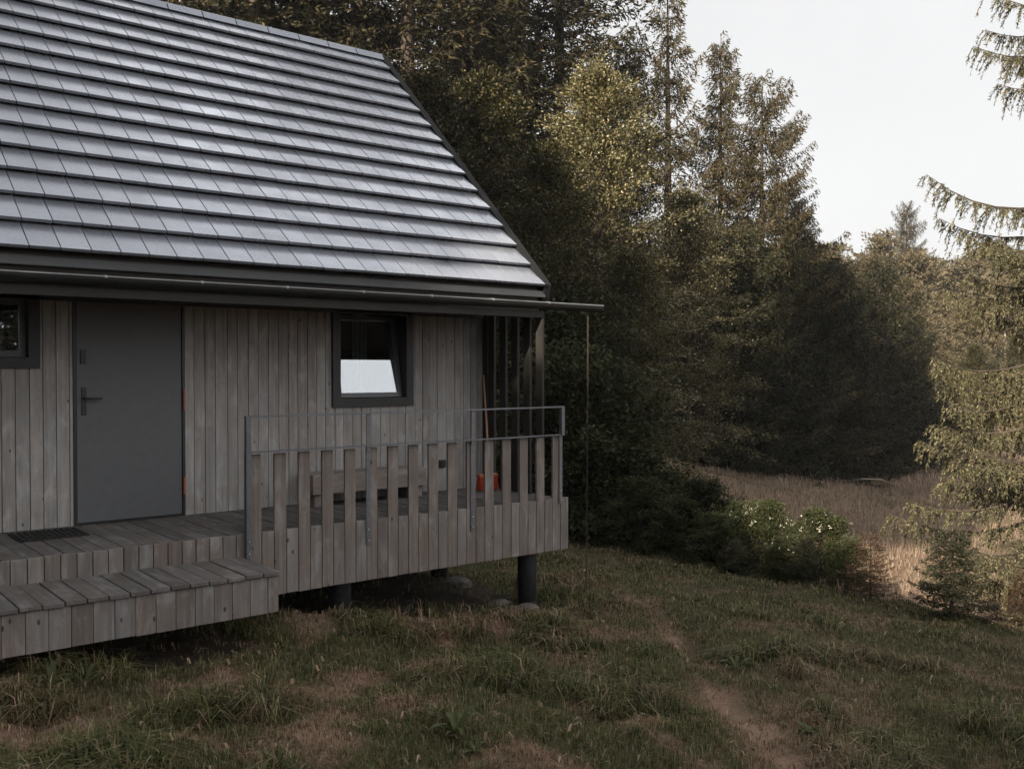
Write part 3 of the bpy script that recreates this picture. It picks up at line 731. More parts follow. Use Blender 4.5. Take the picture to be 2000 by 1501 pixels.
# ------------------------------------------------------------------ vegetation
def rhombi(c, d, nrm, L_, W_):
    """leaf quads: base point c, direction d, normal nrm"""
    s = np.cross(d, nrm); s /= np.maximum(np.linalg.norm(s, axis=1, keepdims=True), 1e-6)
    L_ = L_[:, None]; W_ = W_[:, None]
    V = np.stack([c, c + d * L_ * 0.45 + s * W_ * 0.5, c + d * L_, c + d * L_ * 0.45 - s * W_ * 0.5], 1)
    return V.reshape(-1, 3)
def quads(n): return (np.arange(n) * 4)[:, None] + np.arange(4)[None]
def unit(v): return v / np.maximum(np.linalg.norm(v, axis=-1, keepdims=True), 1e-6)

def broadleaf(h, r, seed, nb=95, sub=7, lp=84, leaf=0.082, start=0.06, top=0.35, spread=0.36, lean=0.0):
    """layered sprays of leaves on limbs; returns crown verts, trunk MB"""
    q = np.random.RandomState(seed); tr = MB(); cs = []; ds = []; ns = []
    bend = q.randn(2) * 0.12 * h / 10
    ax = lambda z: np.array([bend[0] * math.sin(z / h * 2.2) + lean * z, bend[1] * math.sin(z / h * 2.7), z])
    zz = np.linspace(0, h * 0.93, 9)
    tr.tube([ax(z) - (np.array([0, 0, 0.3]) if z == 0 else 0) for z in zz], [max(0.012, h * 0.014 * (1 - z / h) ** 0.8 + 0.008) for z in zz], 8)
    for i in range(nb):
        u = (i + q.rand()) / nb; z0 = h * (start + (0.94 - start) * u)
        az = i * 2.4 + q.rand() * 0.9
        prof = (math.sin(math.pi * min(1, (u * 0.80 + 0.22))) ** 0.7) * (1 - top * max(0, u - 0.5))
        ln = r * prof * q.uniform(0.6, 1.13); el = 0.05 + 0.95 * u + q.randn() * 0.15
        d = np.array([math.cos(az) * math.cos(el), math.sin(az) * math.cos(el), math.sin(el)])
        p0 = ax(z0); m_ = 5; pts = []
        for k in range(m_ + 1):
            s = k / m_; pts.append(p0 + d * ln * s + np.array([0, 0, -0.16 * ln * s * s]))
        tr.tube(pts[:5], [max(0.006, 0.012 * ln * (1 - 0.8 * k / m_)) for k in range(5)], 4, caps=False)
        for k in range(sub):
            s = 0.28 + 0.78 * (k + q.rand()) / sub
            f = min(s, 1.0) * m_; i0 = min(int(f), m_ - 1); c = pts[i0] + (pts[i0 + 1] - pts[i0]) * (f - i0)
            side = np.cross(d, [0, 0, 1.0]); side /= max(np.linalg.norm(side), 1e-6)
            c = c + side * q.randn() * spread * (1.0 - 0.3 * s) + np.array([0, 0, q.randn() * 0.12])
            n = int(lp * q.uniform(0.5, 1.4)); rad = spread * q.uniform(0.7, 1.3)
            dd = unit(d + side * q.randn() * 0.5 + np.array([0, 0, -0.25])); s2 = np.cross(dd, [0, 0, 1.0]); s2 /= max(np.linalg.norm(s2), 1e-6)
            a = q.randn(n) * rad * 0.75; bb = q.randn(n) * rad * 0.5
            pc = c + dd[None] * a[:, None] + s2[None] * bb[:, None] + np.stack([np.zeros(n), np.zeros(n), q.randn(n) * 0.07 - 0.12 * (np.abs(a) / rad) ** 2], 1)
            cs.append(pc); ds.append(unit(dd[None] + q.randn(n, 3) * 0.55)); ns.append(unit(np.array([0, 0, 1.0])[None] + d[None] * 0.35 + q.randn(n, 3) * 0.7))
    cs = np.concatenate(cs); ds = np.concatenate(ds); ns = np.concatenate(ns); n = len(cs)
    return rhombi(cs, ds, ns, leaf * q.uniform(0.7, 1.3, n), leaf * 0.62 * q.uniform(0.7, 1.2, n)), tr

def conifer(h, r, seed, gap=0.34, per=7, twig=0.12, nl=4, nlen=0.12, nw=0.035, start=0.06, droop=0.35, hang=0.25, keep=1.0, power=0.8, up_top=0.4, irregular=0.25, lean=0.0, twl=0.34, trad=0.013):
    q = np.random.RandomState(seed); tr = MB(); cs = []; ds = []
    bx = q.randn(2) * 0.05 * h / 12
    ax = lambda z: np.array([bx[0] * math.sin(z / h * 3) + lean * z, bx[1] * math.sin(z / h * 2), z])
    zz = np.linspace(0, h, 12)
    tr.tube([ax(z) - (np.array([0, 0, 0.3]) if z == 0 else 0) for z in zz], [max(0.008, h * trad * (1 - z / h) ** 0.9 + 0.006) for z in zz], 8)
    z = h * start
    while z < h * 0.985:
        u = z / h; nbr = max(3, int(per * (0.55 + 0.45 * (1 - u)) + q.rand()))
        a0 = q.rand() * 6.28
        for k in range(nbr):
            if q.rand() > keep: continue
            az = a0 + k * 6.283 / nbr + q.randn() * 0.2
            ln = r * ((1 - u) ** power) * q.uniform(1 - irregular * 1.6, 1 + irregular * 0.6) + 0.10
            el = up_top * u - droop * (1 - u) + q.randn() * 0.08
            hd_ = np.array([math.cos(az), math.sin(az), 0]); sd = np.array([-math.sin(az), math.cos(az), 0])
            p0 = ax(z + q.randn() * gap * 0.22); m_ = 5
            pts = [p0 + hd_ * ln * s * math.cos(el) + np.array([0, 0, ln * (math.sin(el) * s - 0.10 * math.sin(s * 2.6) + 0.13 * s ** 3)]) for s in np.linspace(0, 1, m_ + 1)]
            tr.tube(pts[:6], [max(0.004, 0.0085 * ln ** 0.8 * (1 - 0.85 * s)) for s in np.linspace(0, 1, m_ + 1)], 4, caps=False)
            nt_ = max(3, int(ln / twig)); s = np.repeat((np.arange(nt_) + q.rand(nt_)) / nt_, 2) * 0.93 + 0.07
            sg = np.tile([1.0, -1.0], nt_); f = np.clip(s * m_, 0, m_ - 1e-4); i0 = f.astype(int); P = np.array(pts)
            c = P[i0] + (P[i0 + 1] - P[i0]) * (f - i0)[:, None]
            tl = np.minimum(twl, 0.12 + 0.35 * ln) * (1.05 - 0.7 * s) * q.uniform(0.6, 1.3, len(s)) * 1.2
            td = unit(sd[None] * (sg * (0.9 + 0.2 * q.randn(len(s))))[:, None] + hd_[None] * (0.65 + 0.2 * q.rand(len(s)))[:, None] + np.array([0, 0, -1.0])[None] * (hang * q.uniform(0.3, 1.8, len(s)))[:, None])
            for j in range(nl):
                w_ = (j + q.rand(len(s))) / nl
                cc = c + td * (tl * w_)[:, None] + np.array([0, 0, -1.0])[None] * (hang * tl * w_ ** 2 * 0.8)[:, None]
                cs.append(cc); ds.append(unit(td + q.randn(len(s), 3) * 0.45 + np.array([0, 0, -0.3 * hang])))
        z += gap * (1 - 0.5 * u) * q.uniform(0.75, 1.25)
    cs = np.concatenate(cs); ds = np.concatenate(ds); n = len(cs)
    return rhombi(cs, ds, unit(q.randn(n, 3) + np.array([0, 0, 0.6])), nlen * q.uniform(0.6, 1.4, n), nw * q.uniform(0.7, 1.3, n)), tr

def protos(kind, gen, variants, leafmat, barkmat=None):
    res = []
    for i, kw in enumerate(variants):
        V, tr = gen(**kw); h = kw['h']
        res.append((np_mesh(kind + '_crown', V, quads(len(V) // 4), M[leafmat]), tr.mesh(kind + '_trunk', M[barkmat or 'bark'], smooth=True), h))
    return res
PR = {}
PR['beech'] = protos('beech', broadleaf, [dict(h=10, r=3.3, seed=1), dict(h=10, r=2.9, seed=2, nb=105), dict(h=10, r=3.6, seed=3, top=0.1)], 'beech')
M['hornbeam'] = foliage('lit_beech_leaves', [(0, (0.024, 0.026, 0.011)), (0.4, (0.070, 0.068, 0.033)), (0.8, (0.145, 0.13, 0.07)), (1, (0.27, 0.23, 0.14))], rough=0.4, spec=0.3)  # beech leaf colours lightened, sunlight on the crowns put into them
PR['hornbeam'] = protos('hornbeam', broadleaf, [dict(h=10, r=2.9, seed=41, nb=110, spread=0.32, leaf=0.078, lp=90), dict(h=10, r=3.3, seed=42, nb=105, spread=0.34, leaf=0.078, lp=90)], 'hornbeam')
PR['spruce'] = protos('spruce', conifer, [dict(h=14, r=3.0, seed=4, power=0.65, gap=0.3, nw=0.034, nlen=0.11, nl=7), dict(h=14, r=2.7, seed=5, irregular=0.35, power=0.6, gap=0.3, nw=0.034, nlen=0.11, nl=7), dict(h=14, r=3.2, seed=6, droop=0.45, hang=0.5, power=0.65, gap=0.3, nw=0.034, nlen=0.11, nl=7)], 'spruce')
PR['sparse'] = protos('sparse', conifer, [dict(h=15, r=2.3, seed=7, gap=0.62, per=6, twig=0.045, nl=4, nlen=0.14, nw=0.042, hang=0.7, keep=0.8, irregular=0.5, start=0.22, up_top=0.45, droop=0.1, twl=0.38, power=0.5, trad=0.015),
                                         dict(h=15, r=3.2, seed=8, gap=0.40, per=8, twig=0.055, nl=4, nlen=0.14, nw=0.042, hang=0.8, keep=0.85, irregular=0.45, start=0.1, up_top=0.4, droop=0.2, power=0.42, twl=0.38),
                                         dict(h=15, r=2.7, seed=9, gap=0.40, per=7, twig=0.05, nl=4, nlen=0.14, nw=0.042, hang=0.7, keep=0.85, irregular=0.5, start=0.1, up_top=0.4, droop=0.2, power=0.6, twl=0.36)], 'larch')
M['fir'] = foliage('shade_dark_fir_needles', [(0, (0.008, 0.010, 0.006)), (0.6, (0.018, 0.020, 0.010)), (0.9, (0.036, 0.035, 0.016)), (1, (0.07, 0.06, 0.03))], 0.12)  # needle tones set near black, shade of the tree line put into them
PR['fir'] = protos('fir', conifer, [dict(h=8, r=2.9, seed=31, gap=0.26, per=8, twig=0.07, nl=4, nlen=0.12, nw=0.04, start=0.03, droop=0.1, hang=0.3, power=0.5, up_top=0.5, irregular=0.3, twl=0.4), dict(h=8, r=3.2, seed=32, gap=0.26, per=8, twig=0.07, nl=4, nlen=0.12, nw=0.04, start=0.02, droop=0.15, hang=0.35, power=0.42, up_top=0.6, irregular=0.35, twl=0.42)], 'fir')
PR['birch'] = protos('birch', broadleaf, [dict(h=10, r=2.5, seed=10, nb=85, sub=7, lp=44, leaf=0.17, start=0.10, top=0.4, spread=0.45), dict(h=10, r=2.9, seed=12, nb=85, sub=7, lp=46, leaf=0.17, start=0.08, top=0.2, spread=0.45)], 'birch', 'paletrunk')
PR['bush'] = protos('bush', broadleaf, [dict(h=3, r=1.7, seed=13, nb=60, sub=6, lp=75, leaf=0.085, start=0.03, top=0.2, spread=0.26), dict(h=3, r=2.0, seed=14, nb=64, sub=6, lp=75, leaf=0.085, start=0.02, top=0.1, spread=0.28)], 'bush')
PR['young'] = protos('young_spruce', conifer, [dict(h=1.5, r=0.6, seed=15, gap=0.10, per=7, twig=0.035, nl=5, nlen=0.055, nw=0.016, start=0.05, droop=0.1, hang=0.15, twl=0.14, irregular=0.25, trad=0.012),
                                              dict(h=1.5, r=0.75, seed=16, gap=0.09, per=7, twig=0.035, nl=5, nlen=0.055, nw=0.016, start=0.03, droop=0.05, hang=0.2, twl=0.15, irregular=0.35, trad=0.012)], 'youngspruce')
PR['rusty'] = protos('rusty_spruce', conifer, [dict(h=1.5, r=0.55, seed=17, gap=0.13, per=6, twig=0.04, nl=5, nlen=0.05, nw=0.013, start=0.04, droop=0.05, hang=0.1, twl=0.12, irregular=0.35, trad=0.012)], 'redneedle')

def plant(name, kind, var, x, y, h, label, cat, group=None, rz=None, wid=1.0, dz=0.0, crown='crown', trunk='trunk'):
    cr, tk, h0 = PR[kind][var]
    s = h / h0
    e = empty(name, (x, y, h1(x, y) + dz), label, cat, group, rz if rz is not None else (x * 7.1 + y * 3.3) % 6.28)
    e.scale = (s * wid, s * wid, s)
    link(crown, cr, e); link(trunk, tk, e)
    return e
def at(px, t):     # ground position from a bearing (photo column) and a distance
    a = (px - 1000) / 1857.0
    return (t * (0.628 + a * 0.778), t * (0.778 - a * 0.628))

G1 = 'dark conifers behind the cabin'
TREES = [   # name, kind, variant, column, distance, height, width, label, category, group
 ('spruce_tree', 'spruce', 0, 300, 24, 22, 1.0, 'dark spruce behind the upper left end of the roof ridge', 'tree', G1),
 ('spruce_tree', 'spruce', 2, 400, 28, 24, 1.0, 'tall spruce behind the ridge, second from the left end', 'tree', G1),
 ('spruce_tree', 'spruce', 1, 500, 25, 23, 1.0, 'spruce behind the middle of the visible roof ridge', 'tree', G1),
 ('spruce_tree', 'spruce', 0, 610, 27, 24, 1.0, 'spruce behind the ridge left of its right end', 'tree', G1),
 ('spruce_tree', 'spruce', 2, 700, 30, 25, 1.0, 'spruce rising straight above the right end of the ridge', 'tree', G1),
 ('spruce_tree', 'spruce', 1, 800, 26, 23, 1.0, 'dense spruce just right of the roof peak', 'tree', G1),
 ('spruce_tree', 'spruce', 0, 900, 29, 25, 1.0, 'dark spruce high above the sloping roof edge', 'tree', G1),
 ('spruce_tree', 'spruce', 2, 1000, 30, 26, 1.0, 'tall dark spruce above the beech crowns, left of the open sky', 'tree', G1),
 ('spruce_tree', 'spruce', 1, 1095, 31, 24, 1.0, 'dark spruce at the left border of the open sky', 'tree', G1),
 ('beech_tree', 'beech', 0, 845, 20, 9.5, 1.0, 'shaded broadleaf tree behind the roof slope near the gutter', 'tree', None),
 ('beech_tree', 'beech', 2, 955, 21, 9.0, 1.0, 'deep green broadleaf tree right beside the sloping roof edge', 'tree', None),
 ('beech_tree', 'beech', 1, 1060, 19.5, 7.4, 1.0, 'shaded broadleaf tree behind the rain chain', 'tree', None),
 ('lit_beech_tree', 'hornbeam', 0, 1170, 23, 9.6, 1.0, 'broadleaf tree with a sunlit golden crown left of the bare larch', 'tree', None),
 ('beech_tree', 'beech', 1, 1230, 19, 5.6, 1.05, 'low shaded broadleaf tree right of the rain chain', 'tree', None),
 ('lit_beech_tree', 'hornbeam', 1, 1345, 27.2, 8.3, 0.95, 'smaller broadleaf tree with a golden sunlit top below the conifers', 'tree', None),
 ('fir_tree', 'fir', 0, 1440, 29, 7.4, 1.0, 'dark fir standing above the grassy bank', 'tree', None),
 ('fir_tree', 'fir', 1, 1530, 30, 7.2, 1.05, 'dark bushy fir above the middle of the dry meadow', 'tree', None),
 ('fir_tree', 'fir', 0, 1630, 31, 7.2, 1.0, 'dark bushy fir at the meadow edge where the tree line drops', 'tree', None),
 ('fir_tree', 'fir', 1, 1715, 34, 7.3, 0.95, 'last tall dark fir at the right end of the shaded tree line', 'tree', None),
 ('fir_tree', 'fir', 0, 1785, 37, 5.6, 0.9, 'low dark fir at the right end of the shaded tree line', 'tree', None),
 ('larch_tree', 'sparse', 1, 1225, 33, 14.6, 1.0, 'brown larch with a bent top left of the tall bare larch', 'tree', None),
 ('larch_tree', 'sparse', 0, 1303, 32, 16.5, 1.0, 'tall thin larch with a bare straight trunk reaching the top of the picture', 'tree', None),
 ('spruce_tree', 'sparse', 2, 1405, 34, 15.4, 0.95, 'narrow reddish brown conifer with a pointed top against the sky', 'tree', None),
 ('larch_tree', 'sparse', 1, 1490, 31, 13.0, 1.1, 'bushy tan larch with a rounded top, first tree beside the open sky', 'tree', None),
 ('larch_tree', 'sparse', 2, 1565, 33, 9.5, 1.15, 'lower tan larch leaning toward the open sky', 'tree', None),
 ('larch_tree', 'sparse', 1, 1535, 34, 10.5, 1.1, 'tan larch between the rounded larch and the lowest larch by the open sky', 'tree', None),
 ('spruce_tree', 'spruce', 1, 1450, 36, 9.5, 1.0, 'dark conifer filling the gap behind the two tan larches', 'tree', None),
 ('spruce_tree', 'spruce', 0, 1340, 38, 10.0, 1.0, 'dark conifer behind the bare larch trunk', 'tree', None),
 ('birch_tree', 'birch', 0, 1762, 46, 8.2, 0.95, 'pale trunked birch lit by the sun beyond the meadow', 'tree', None),
 ('birch_tree', 'birch', 1, 1700, 58, 10.3, 1.0, 'round crowned tree behind the end of the shaded tree line', 'tree', None),
 ('birch_tree', 'birch', 1, 1885, 52, 7.2, 0.9, 'low sunlit birch in the haze left of the golden larch', 'tree', None),
 ('birch_tree', 'birch', 0, 1840, 60, 8.0, 0.9, 'pinkish birch between the two sunlit birches', 'tree', None),
 ('pine_tree', 'sparse', 1, 1770, 72, 15.0, 0.8, 'thin lone conifer poking above the distant wood', 'tree', None),
 ('birch_tree', 'birch', 1, 1960, 57, 9.0, 1.0, 'hazy broadleaf tree behind the golden larch branches', 'tree', None),
]
TREES += [
 ('beech_tree', 'birch', 0, 1835, 44, 4.6, 1.1, 'low sunlit bush at the far end of the meadow', 'tree', None),
 ('beech_tree', 'beech', 1, 1905, 43, 5.0, 1.1, 'low broadleaf tree behind the golden larch at the far meadow end', 'tree', None),
 ('beech_tree', 'beech', 2, 1985, 41, 5.5, 1.1, 'broadleaf tree behind the golden larch at the right picture edge', 'tree', None),
]
for nm, kd, vr, px, tt, hh, wd_, lb, ct, gp in TREES:
    x_, y_ = at(px, tt)
    plant(nm, kd, vr, x_, y_, hh, lb, ct, gp, wid=wd_)

# shrubs and young trees on the lawn edge
SH = [
 ('shrub', 'bush', 1, 1120, 16.5, 3.3, 1.0, 'dark shrub directly right of the porch corner'),
 ('shrub', 'bush', 0, 1205, 16.0, 2.0, 1.15, 'dark shrub on the lawn edge left of the round green bush'),
 ('shrub', 'bush', 1, 1290, 16.5, 1.4, 1.2, 'dark shrub against the foot of the grassy bank'),
 ('shrub', 'bush', 0, 1375, 14.6, 1.25, 1.1, 'round green bush with a yellowish top above the lawn edge'),
 ('shrub', 'bush', 1, 1060, 19, 4.2, 1.0, 'tall shaded shrub behind the slatted porch screen'),
 ('shrub', 'bush', 0, 1500, 13.7, 1.05, 0.95, 'left one of the two bushes with white blossom tips'),
 ('shrub', 'bush', 1, 1605, 13.2, 1.05, 0.9, 'right one of the two bushes with white blossom tips'),
 ('shrub', 'bush', 0, 1440, 14.3, 0.95, 1.1, 'plain dark bush between the round green bush and the blossoming ones'),
 ('shrub', 'bush', 0, 1400, 13.7, 0.72, 1.15, 'low shrub in front of the round green bush'),
 ('shrub', 'bush', 1, 1332, 14.3, 0.85, 1.1, 'low shrub left of the round green bush at the edge of the grass'),
 ('shrub', 'bush', 0, 1535, 12.9, 0.55, 1.2, 'smallest low shrub in front of the blossoming bushes'),
 ('shrub', 'bush', 1, 1655, 12.7, 0.75, 0.95, 'low green bush left of the rusty spruce'),
 ('shrub', 'bush', 0, 1250, 15.0, 1.1, 1.2, 'low dark bush in front of the taller dark shrubs on the lawn edge'),
]
for nm, kd, vr, px, tt, hh, wd_, lb in SH:
    x_, y_ = at(px, tt); e = plant(nm, kd, vr, x_, y_, hh, lb, 'shrub', None, wid=wd_, crown='foliage', trunk='stem')
    if 'blossom' in lb:
        q = np.random.RandomState(int(px)); n = 36
        a = q.rand(n) * 6.28; rr = np.sqrt(q.rand(n)) * 1.3; c = np.stack([np.cos(a) * rr, np.sin(a) * rr, 2.75 - 0.45 * rr ** 2 * 0.6 + q.randn(n) * 0.16], 1)
        c = np.repeat(c, 6, 0) + q.randn(n * 6, 3) * 0.045
        V = rhombi(c, unit(q.randn(n * 6, 3)), unit(q.randn(n * 6, 3)), np.full(n * 6, 0.05), np.full(n * 6, 0.04))
        link('blossom', np_mesh('blossom', V, quads(n * 6), M['flower']), e)
YS = [
 ('young_spruce', 'rusty', 0, 1703, 11.8, 0.86, 1.15, 'small rusty brown spruce at the edge of the lawn'),
 ('young_spruce', 'young', 0, 1862, 10.7, 1.0, 1.15, 'small dark spruce in front of the drooping larch branches'),
 ('young_spruce', 'young', 1, 1575, 12.6, 0.62, 1.0, 'small dark spruce before the blossoming bushes'),
 ('young_spruce', 'young', 1, 1437, 13.1, 0.48, 1.3, 'squat dark conifer on the lawn edge below the round green bush'),
 ('young_spruce', 'young', 1, 1310, 15.0, 0.95, 1.25, 'dark young conifer at the left end of the lawn edge shrubs'),
 ('young_spruce', 'rusty', 0, 2010, 10.2, 0.75, 1.2, 'reddish dead young spruce cut by the right picture edge'),
]
for nm, kd, vr, px, tt, hh, wd_, lb in YS:
    x_, y_ = at(px, tt); plant(nm, kd, vr, x_, y_, hh, lb, 'young tree', None, wid=wd_)

# golden larch at the right, drooping twigs
def big_larch(x, y, h, seed):
    q = np.random.RandomState(seed); tr = MB(); cs = []; ds = []
    zz = np.linspace(0, h, 10)
    tr.tube([(0.05 * math.sin(z), 0.04 * math.cos(z * 0.8), z - (0.4 if z == 0 else 0)) for z in zz], [0.17 * (1 - z / h) + 0.02 for z in zz], 12)
    todo = [(6.7, 1.9, 0.1, -0.12), (6.45, 1.7, -0.3, -0.15), (6.2, 2.05, 0.0, -0.2), (5.95, 1.8, 0.3, -0.25), (5.8, 1.6, -0.1, -0.3), (3.5, 1.7, 0.5, -0.12), (3.2, 2.2, 0.35, -0.1), (2.9, 2.3, -0.2, -0.2), (2.7, 2.1, 0.1, -0.2), (2.45, 1.8, -0.3, -0.2), (1.75, 2.4, 0.0, -0.3), (1.3, 2.7, 0.1, -0.3), (0.8, 2.6, 0.3, -0.3), (3.9, 2.75, 0.05, 0.02), (3.55, 2.3, -0.35, -0.02), (3.3, 2.5, 0.2, -0.06), (2.9, 2.0, -0.1, -0.15), (2.0, 2.7, 0.1, -0.22), (1.8, 2.3, -0.3, -0.2),
            (1.5, 2.7, 0.25, -0.25), (1.0, 2.4, -0.1, -0.25), (0.5, 2.5, 0.15, -0.2), (0.2, 2.9, 0.0, -0.28), (-0.3, 3.0, -0.25, -0.2), (-0.6, 2.6, 0.2, -0.2)]
    g0 = h1(x, y)
    todo = [(zw - g0, ln, LARCH_AZ + da, el) for zw, ln, da, el in todo]
    z = 0.35
    while z < h - 0.4:
        u = z / h
        for k in range(5):
            az = q.rand() * 6.283; ln = min(2.5, 3.4 * (1 - u) ** 0.8 + 0.3) * q.uniform(0.5, 1.05)
            off = abs(((az - LARCH_AZ + math.pi) % 6.283) - math.pi)
            if off < 1.1 and z + g0 > 1.7: ln = min(ln, 0.8 + 0.5 * q.rand())
            if off < 1.3 and 4.3 < z + g0 < 5.6: continue
            todo.append((z, ln, az, 0.10 - 0.30 * (1 - u) + q.randn() * 0.12))
        z += 0.26 * q.uniform(0.7, 1.3)
    if True:
        for z, ln, az, el in todo:
            hd_ = np.array([math.cos(az), math.sin(az), 0]); sd = np.array([-math.sin(az), math.cos(az), 0]); m_ = 8
            wob = q.randn(2) * 0.12
            pts = [np.array([0, 0, z]) + hd_ * ln * s + sd * (wob[0] * math.sin(s * 3) * ln * 0.5) + np.array([0, 0, ln * (el * s - 0.16 * math.sin(s * 2.4) + 0.13 * s ** 3)]) for s in np.linspace(0, 1, m_ + 1)]
            tr.tube(pts, [max(0.0035, 0.016 * ln ** 0.7 * (1 - 0.9 * s)) for s in np.linspace(0, 1, m_ + 1)], 5, caps=False)
            nt_ = int(ln * 40); P = np.array(pts)
            for j in range(nt_):
                s = 0.12 + 0.88 * (j + q.rand()) / nt_; f = min(s * m_, m_ - 1e-4); i0 = int(f); c = P[i0] + (P[i0 + 1] - P[i0]) * (f - i0)
                side = q.choice([-1, 1]); tl = q.uniform(0.10, 0.52) * (1.15 - 0.5 * s)
                d0 = sd * side * q.uniform(0.4, 1.0) + hd_ * q.uniform(0.2, 0.9) + np.array([0, 0, q.uniform(-0.5, 0.1)])
                d0 /= np.linalg.norm(d0); mm = 4
                tp = [c + d0 * tl * w_ * (1 - 0.3 * w_) + np.array([0, 0, -tl * 0.75 * w_ * w_]) for w_ in np.linspace(0, 1, mm + 1)]
                tr.tube(tp, [0.0035, 0.003, 0.0028, 0.0024, 0.002], 3, caps=False)
                nn = int(tl * 150); w_ = q.rand(nn); ff = np.clip(w_ * mm, 0, mm - 1e-4); i1 = ff.astype(int); TP_ = np.array(tp)
                cc = TP_[i1] + (TP_[i1 + 1] - TP_[i1]) * (ff - i1)[:, None]
                dirs = unit(q.randn(nn, 3) * 0.5 + (TP_[-1] - TP_[0])[None] / tl * 0.9)
                cs.append(cc); ds.append(dirs)
    cs = np.concatenate(cs); ds = np.concatenate(ds); n = len(cs)
    V = rhombi(cs, ds, unit(q.randn(n, 3)), 0.05 * q.uniform(0.6, 1.4, n), 0.013 * q.uniform(0.7, 1.3, n))
    e = empty('larch_tree', (x, y, h1(x, y)), 'golden larch with drooping twigs cut by the right picture edge', 'tree')
    link('crown', np_mesh('larch_crown', V, quads(n), M['nearlarch']), e)
    link('trunk', tr.mesh('larch_trunk', M['bark'], smooth=True), e)
lx, ly = at(2180, 13.4)
LARCH_AZ = math.atan2(0.628, -0.778)
big_larch(lx, ly, 12.5, 21)

# broad leaved weeds in the grass
def weed(px, py, n, size, label, seed, rise=0.5, group=None):
    a = (px - 1000) / 1857.0; dx, dy = 0.628 + a * 0.778, 0.778 - a * 0.628
    t = 5.0
    for _ in range(30):
        g_ = h1(dx * t, dy * t); t = (1.3 - g_) / ((py - 722) / 1857.0)
    x, y = dx * t, dy * t; q = random.Random(seed)
    e = empty('weed', (x, y, h1(x, y)), label, 'weed', group)
    for i in range(n):
        az = i * 2.4 + q.random(); L_ = size * q.uniform(0.6, 1.15); W_ = L_ * q.uniform(0.15, 0.22); up = rise * q.uniform(0.5, 1.4)
        vs_, fs = [], []
        for k in range(7):
            s = k / 6; wv = W_ * math.sin(math.pi * min(1, 0.08 + s * 0.92)) ** 0.8 * (1 + 0.12 * math.sin(k * 2.5)); rad = L_ * s * (1 - 0.2 * s); zz = L_ * up * (s - 0.75 * s * s) * 1.6
            for sg in (-1, 0, 1):
                vs_.append((math.cos(az) * rad - math.sin(az) * wv * sg * 0.5, math.sin(az) * rad + math.cos(az) * wv * sg * 0.5, zz + 0.18 * wv * abs(sg) + 0.01))
        for k in range(6):
            for c_ in (0, 1): fs.append((k*3 + c_, k*3 + c_ + 1, k*3 + 4 + c_, k*3 + 3 + c_))
        me = bpy.data.meshes.new('leaf'); me.from_pydata(vs_, [], fs); me.materials.append(M['weed']); me.update()
        me.polygons.foreach_set('use_smooth', [True] * len(me.polygons)); link('leaf', me, e)
weed(95, 1350, 11, 0.20, 'leafy weed rosette under the left end of the step', 31, 0.9)
weed(160, 1345, 9, 0.16, 'smaller leafy weed right beside the rosette under the step', 32, 0.9)
weed(890, 1440, 10, 0.20, 'broad leaved dock plant in the grass at the bottom centre', 33, 0.9)
weed(925, 1475, 8, 0.13, 'flat broad leaved weed just in front of the dock plant', 34, 0.35)
weed(1440, 1310, 12, 0.17, 'dark leafy weed clump beside the worn path', 35, 0.6)
weed(980, 1290, 8, 0.13, 'light green weed in the grass below the corner post', 36, 0.8)
weed(545, 1395, 7, 0.12, 'single pale leaved weed in the grass below the step end', 37, 0.7)
weed(1585, 1440, 13, 0.15, 'bushy low weed right of the worn path', 38, 0.7)
weed(1165, 1190, 8, 0.13, 'small weed at the foot of the rain chain', 39, 1.2)
# bleached branch in the meadow
x_, y_ = at(1700, 29); g_ = h1(x_, y_)
tag(MB().tube([(x_ - 0.7, y_ + 0.5, g_ + 0.30), (x_ - 0.2, y_ + 0.1, g_ + 0.37), (x_ + 0.3, y_ - 0.2, g_ + 0.34), (x_ + 0.62, y_ - 0.5, g_ + 0.18)], [0.014, 0.022, 0.02, 0.008], 7).build('fallen_branch', M['stick'], smooth=True), 'bleached fallen branch lying on the dry meadow', 'branch')

# woods that read as one mass
def wood_mass(name, spots, leafmat, label):
    Vs = []
    for (x, y, h, r, seed, kind) in spots:
        if kind == 'c': V, _ = conifer(h, r, seed, gap=0.8, per=6, twig=0.34, nl=3, nlen=0.55, nw=0.24, hang=0.4, start=0.05, twl=0.6)
        elif kind == 'h': V, _ = conifer(h, r, seed, gap=0.5, per=7, twig=0.3, nl=3, nlen=0.5, nw=0.22, hang=0.4, start=0.585, twl=0.6, power=0.25)
        else: V, _ = broadleaf(h, r, seed, nb=52, sub=5, lp=44, leaf=0.24, spread=0.6)
        Vs.append(V + np.array([x, y, h1(x, y)]))
    V = np.concatenate(Vs)
    tag(link(name, np_mesh(name, V, quads(len(V) // 4), M[leafmat])), label, 'wood', kind='stuff')
q = random.Random(5); spots = []
for i in range(34):      # the wood behind the cabin and the meadow
    px = -100 + i * 50; tt = q.uniform(37, 46) if px > 1180 else q.uniform(33, 44); x_, y_ = at(px, tt)
    hh = 15 if px < 1050 else (10.5 if px < 1250 else 8.5)
    spots.append((x_, y_, hh * q.uniform(0.9, 1.1), 3.4, 100 + i, q.choice('cb')))
wood_mass('dense_wood', spots, 'spruce', 'dense dark wood behind the cabin and the front row of trees')
spots = []
for i in range(46):
    px = 1560 + (i % 23) * 34 + q.uniform(-14, 14); tt = q.uniform(62, 74) if i < 23 else q.uniform(85, 105); x_, y_ = at(px, tt)
    spots.append((x_, y_, q.uniform(9.5, 12.5) if i < 23 else q.uniform(11, 14), 3.6, 200 + i, q.choice('bbc')))
wood_mass('distant_wood', spots, 'birch', 'distant brownish wood fading into haze beyond the meadow')
spots = []
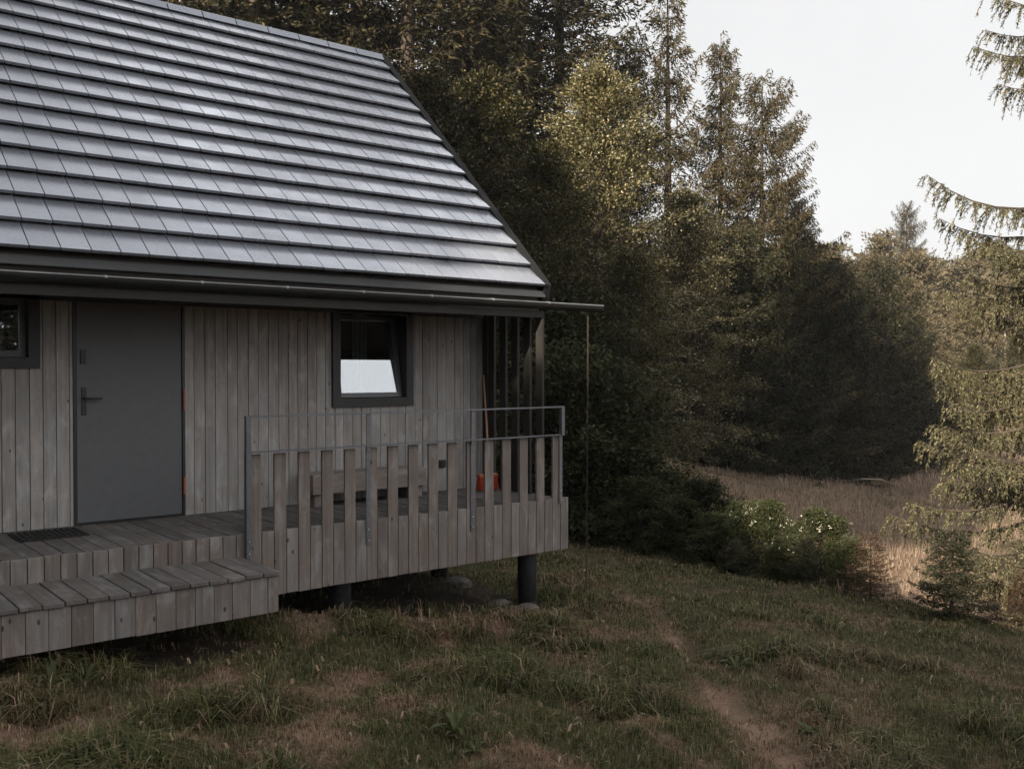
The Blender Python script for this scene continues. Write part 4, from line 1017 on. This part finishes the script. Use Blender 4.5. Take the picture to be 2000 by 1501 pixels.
# tall wood on the sunward side of the clearing, outside the picture: added, with heights and gaps shaped to shade the cabin and the lawn
SHX, SHY = SUN_H
for i in range(42):
    qv = 7.8 + (i % 21) * 1.15 + q.uniform(-0.3, 0.3); D = (15, 19)[i // 21] + q.uniform(-1.5, 1.5)
    spots.append((-D * SHX - SHY * qv, -D * SHY + SHX * qv, ((24.0, 25.5) if qv < 8.5 else (19.3, 20.4))[i // 21] * q.uniform(0.96, 1.04), 2.6 if qv < 8.5 else 3.4, 300 + i, 'c'))
for i in range(36):
    qv = -10 + (i % 18) * 1.05 + q.uniform(-0.4, 0.4); D = (15, 17.5)[i // 18] + q.uniform(-1, 1)
    spots.append((-D * SHX - SHY * qv, -D * SHY + SHX * qv, ((8.7 if i < 18 else 9.8) + (2.4 if qv > 6.4 else 1.7 if qv > 4.6 else 1.25 if qv > 2.4 else 0.75)) * q.uniform(0.96, 1.04), 2.8, 400 + i, 'b'))
for qv, hh in ((6.6, 14.5),):
    spots.append((-16 * SHX - SHY * qv, -16 * SHY + SHX * qv, hh, 2.2, 480, 'c'))
for qv, rr in ((4.7, 2.2), (6.0, 2.2)):  # high crowns added to shade the meadow past the sunlit strip
    high = (-15.5 * SHX - SHY * qv, -15.5 * SHY + SHX * qv, 23.5, rr, int(490 + qv), 'h'); spots.append(high)
for i in range(7):
    spots.append((-1 + i * 1.5, -15.5 - (i % 2) * 2, q.uniform(7.5, 9.0), 2.4, 500 + i, q.choice('cb')))
wood_mass('clearing_wood', spots, 'spruce', 'unseen tall wood added on the sunward side to shade the clearing')

# repeats share a group
GROUPS = {'shrub': 'shrubs along the lawn edge', 'young_spruce': 'young conifers on the lawn edge', 'weed': 'weeds in the lawn', 'birch_tree': 'sunlit trees beyond the meadow',
          'larch_tree': 'larches of the wood edge', 'fir_tree': 'dark firs along the meadow edge', 'beech_tree': 'broadleaf trees at the wood edge', 'lit_beech_tree': 'sunlit broadleaf trees at the wood edge', 'stone': 'stones under the porch'}
for o in C.objects:
    if o.parent is None and 'label' in o and 'group' not in o:
        g_ = GROUPS.get(o.name.split('.')[0])
        if g_: o['group'] = g_

# ------------------------------------------------------------------ haze
t = NT('haze_air'); pv = t.n('ShaderNodeVolumePrincipled'); pv.inputs['Color'].default_value = (0.86, 0.90, 0.95, 1)
pv.inputs['Density'].default_value = 0.00042; pv.inputs['Anisotropy'].default_value = 0.2
t.l(pv.outputs[0], t.out.inputs['Volume'])
HZ = True
if HZ:
    tag(MB().box(-60, 150, -40, 140, -6, 30).build('haze', t.m), 'thin pale air between the trees', kind='stuff')
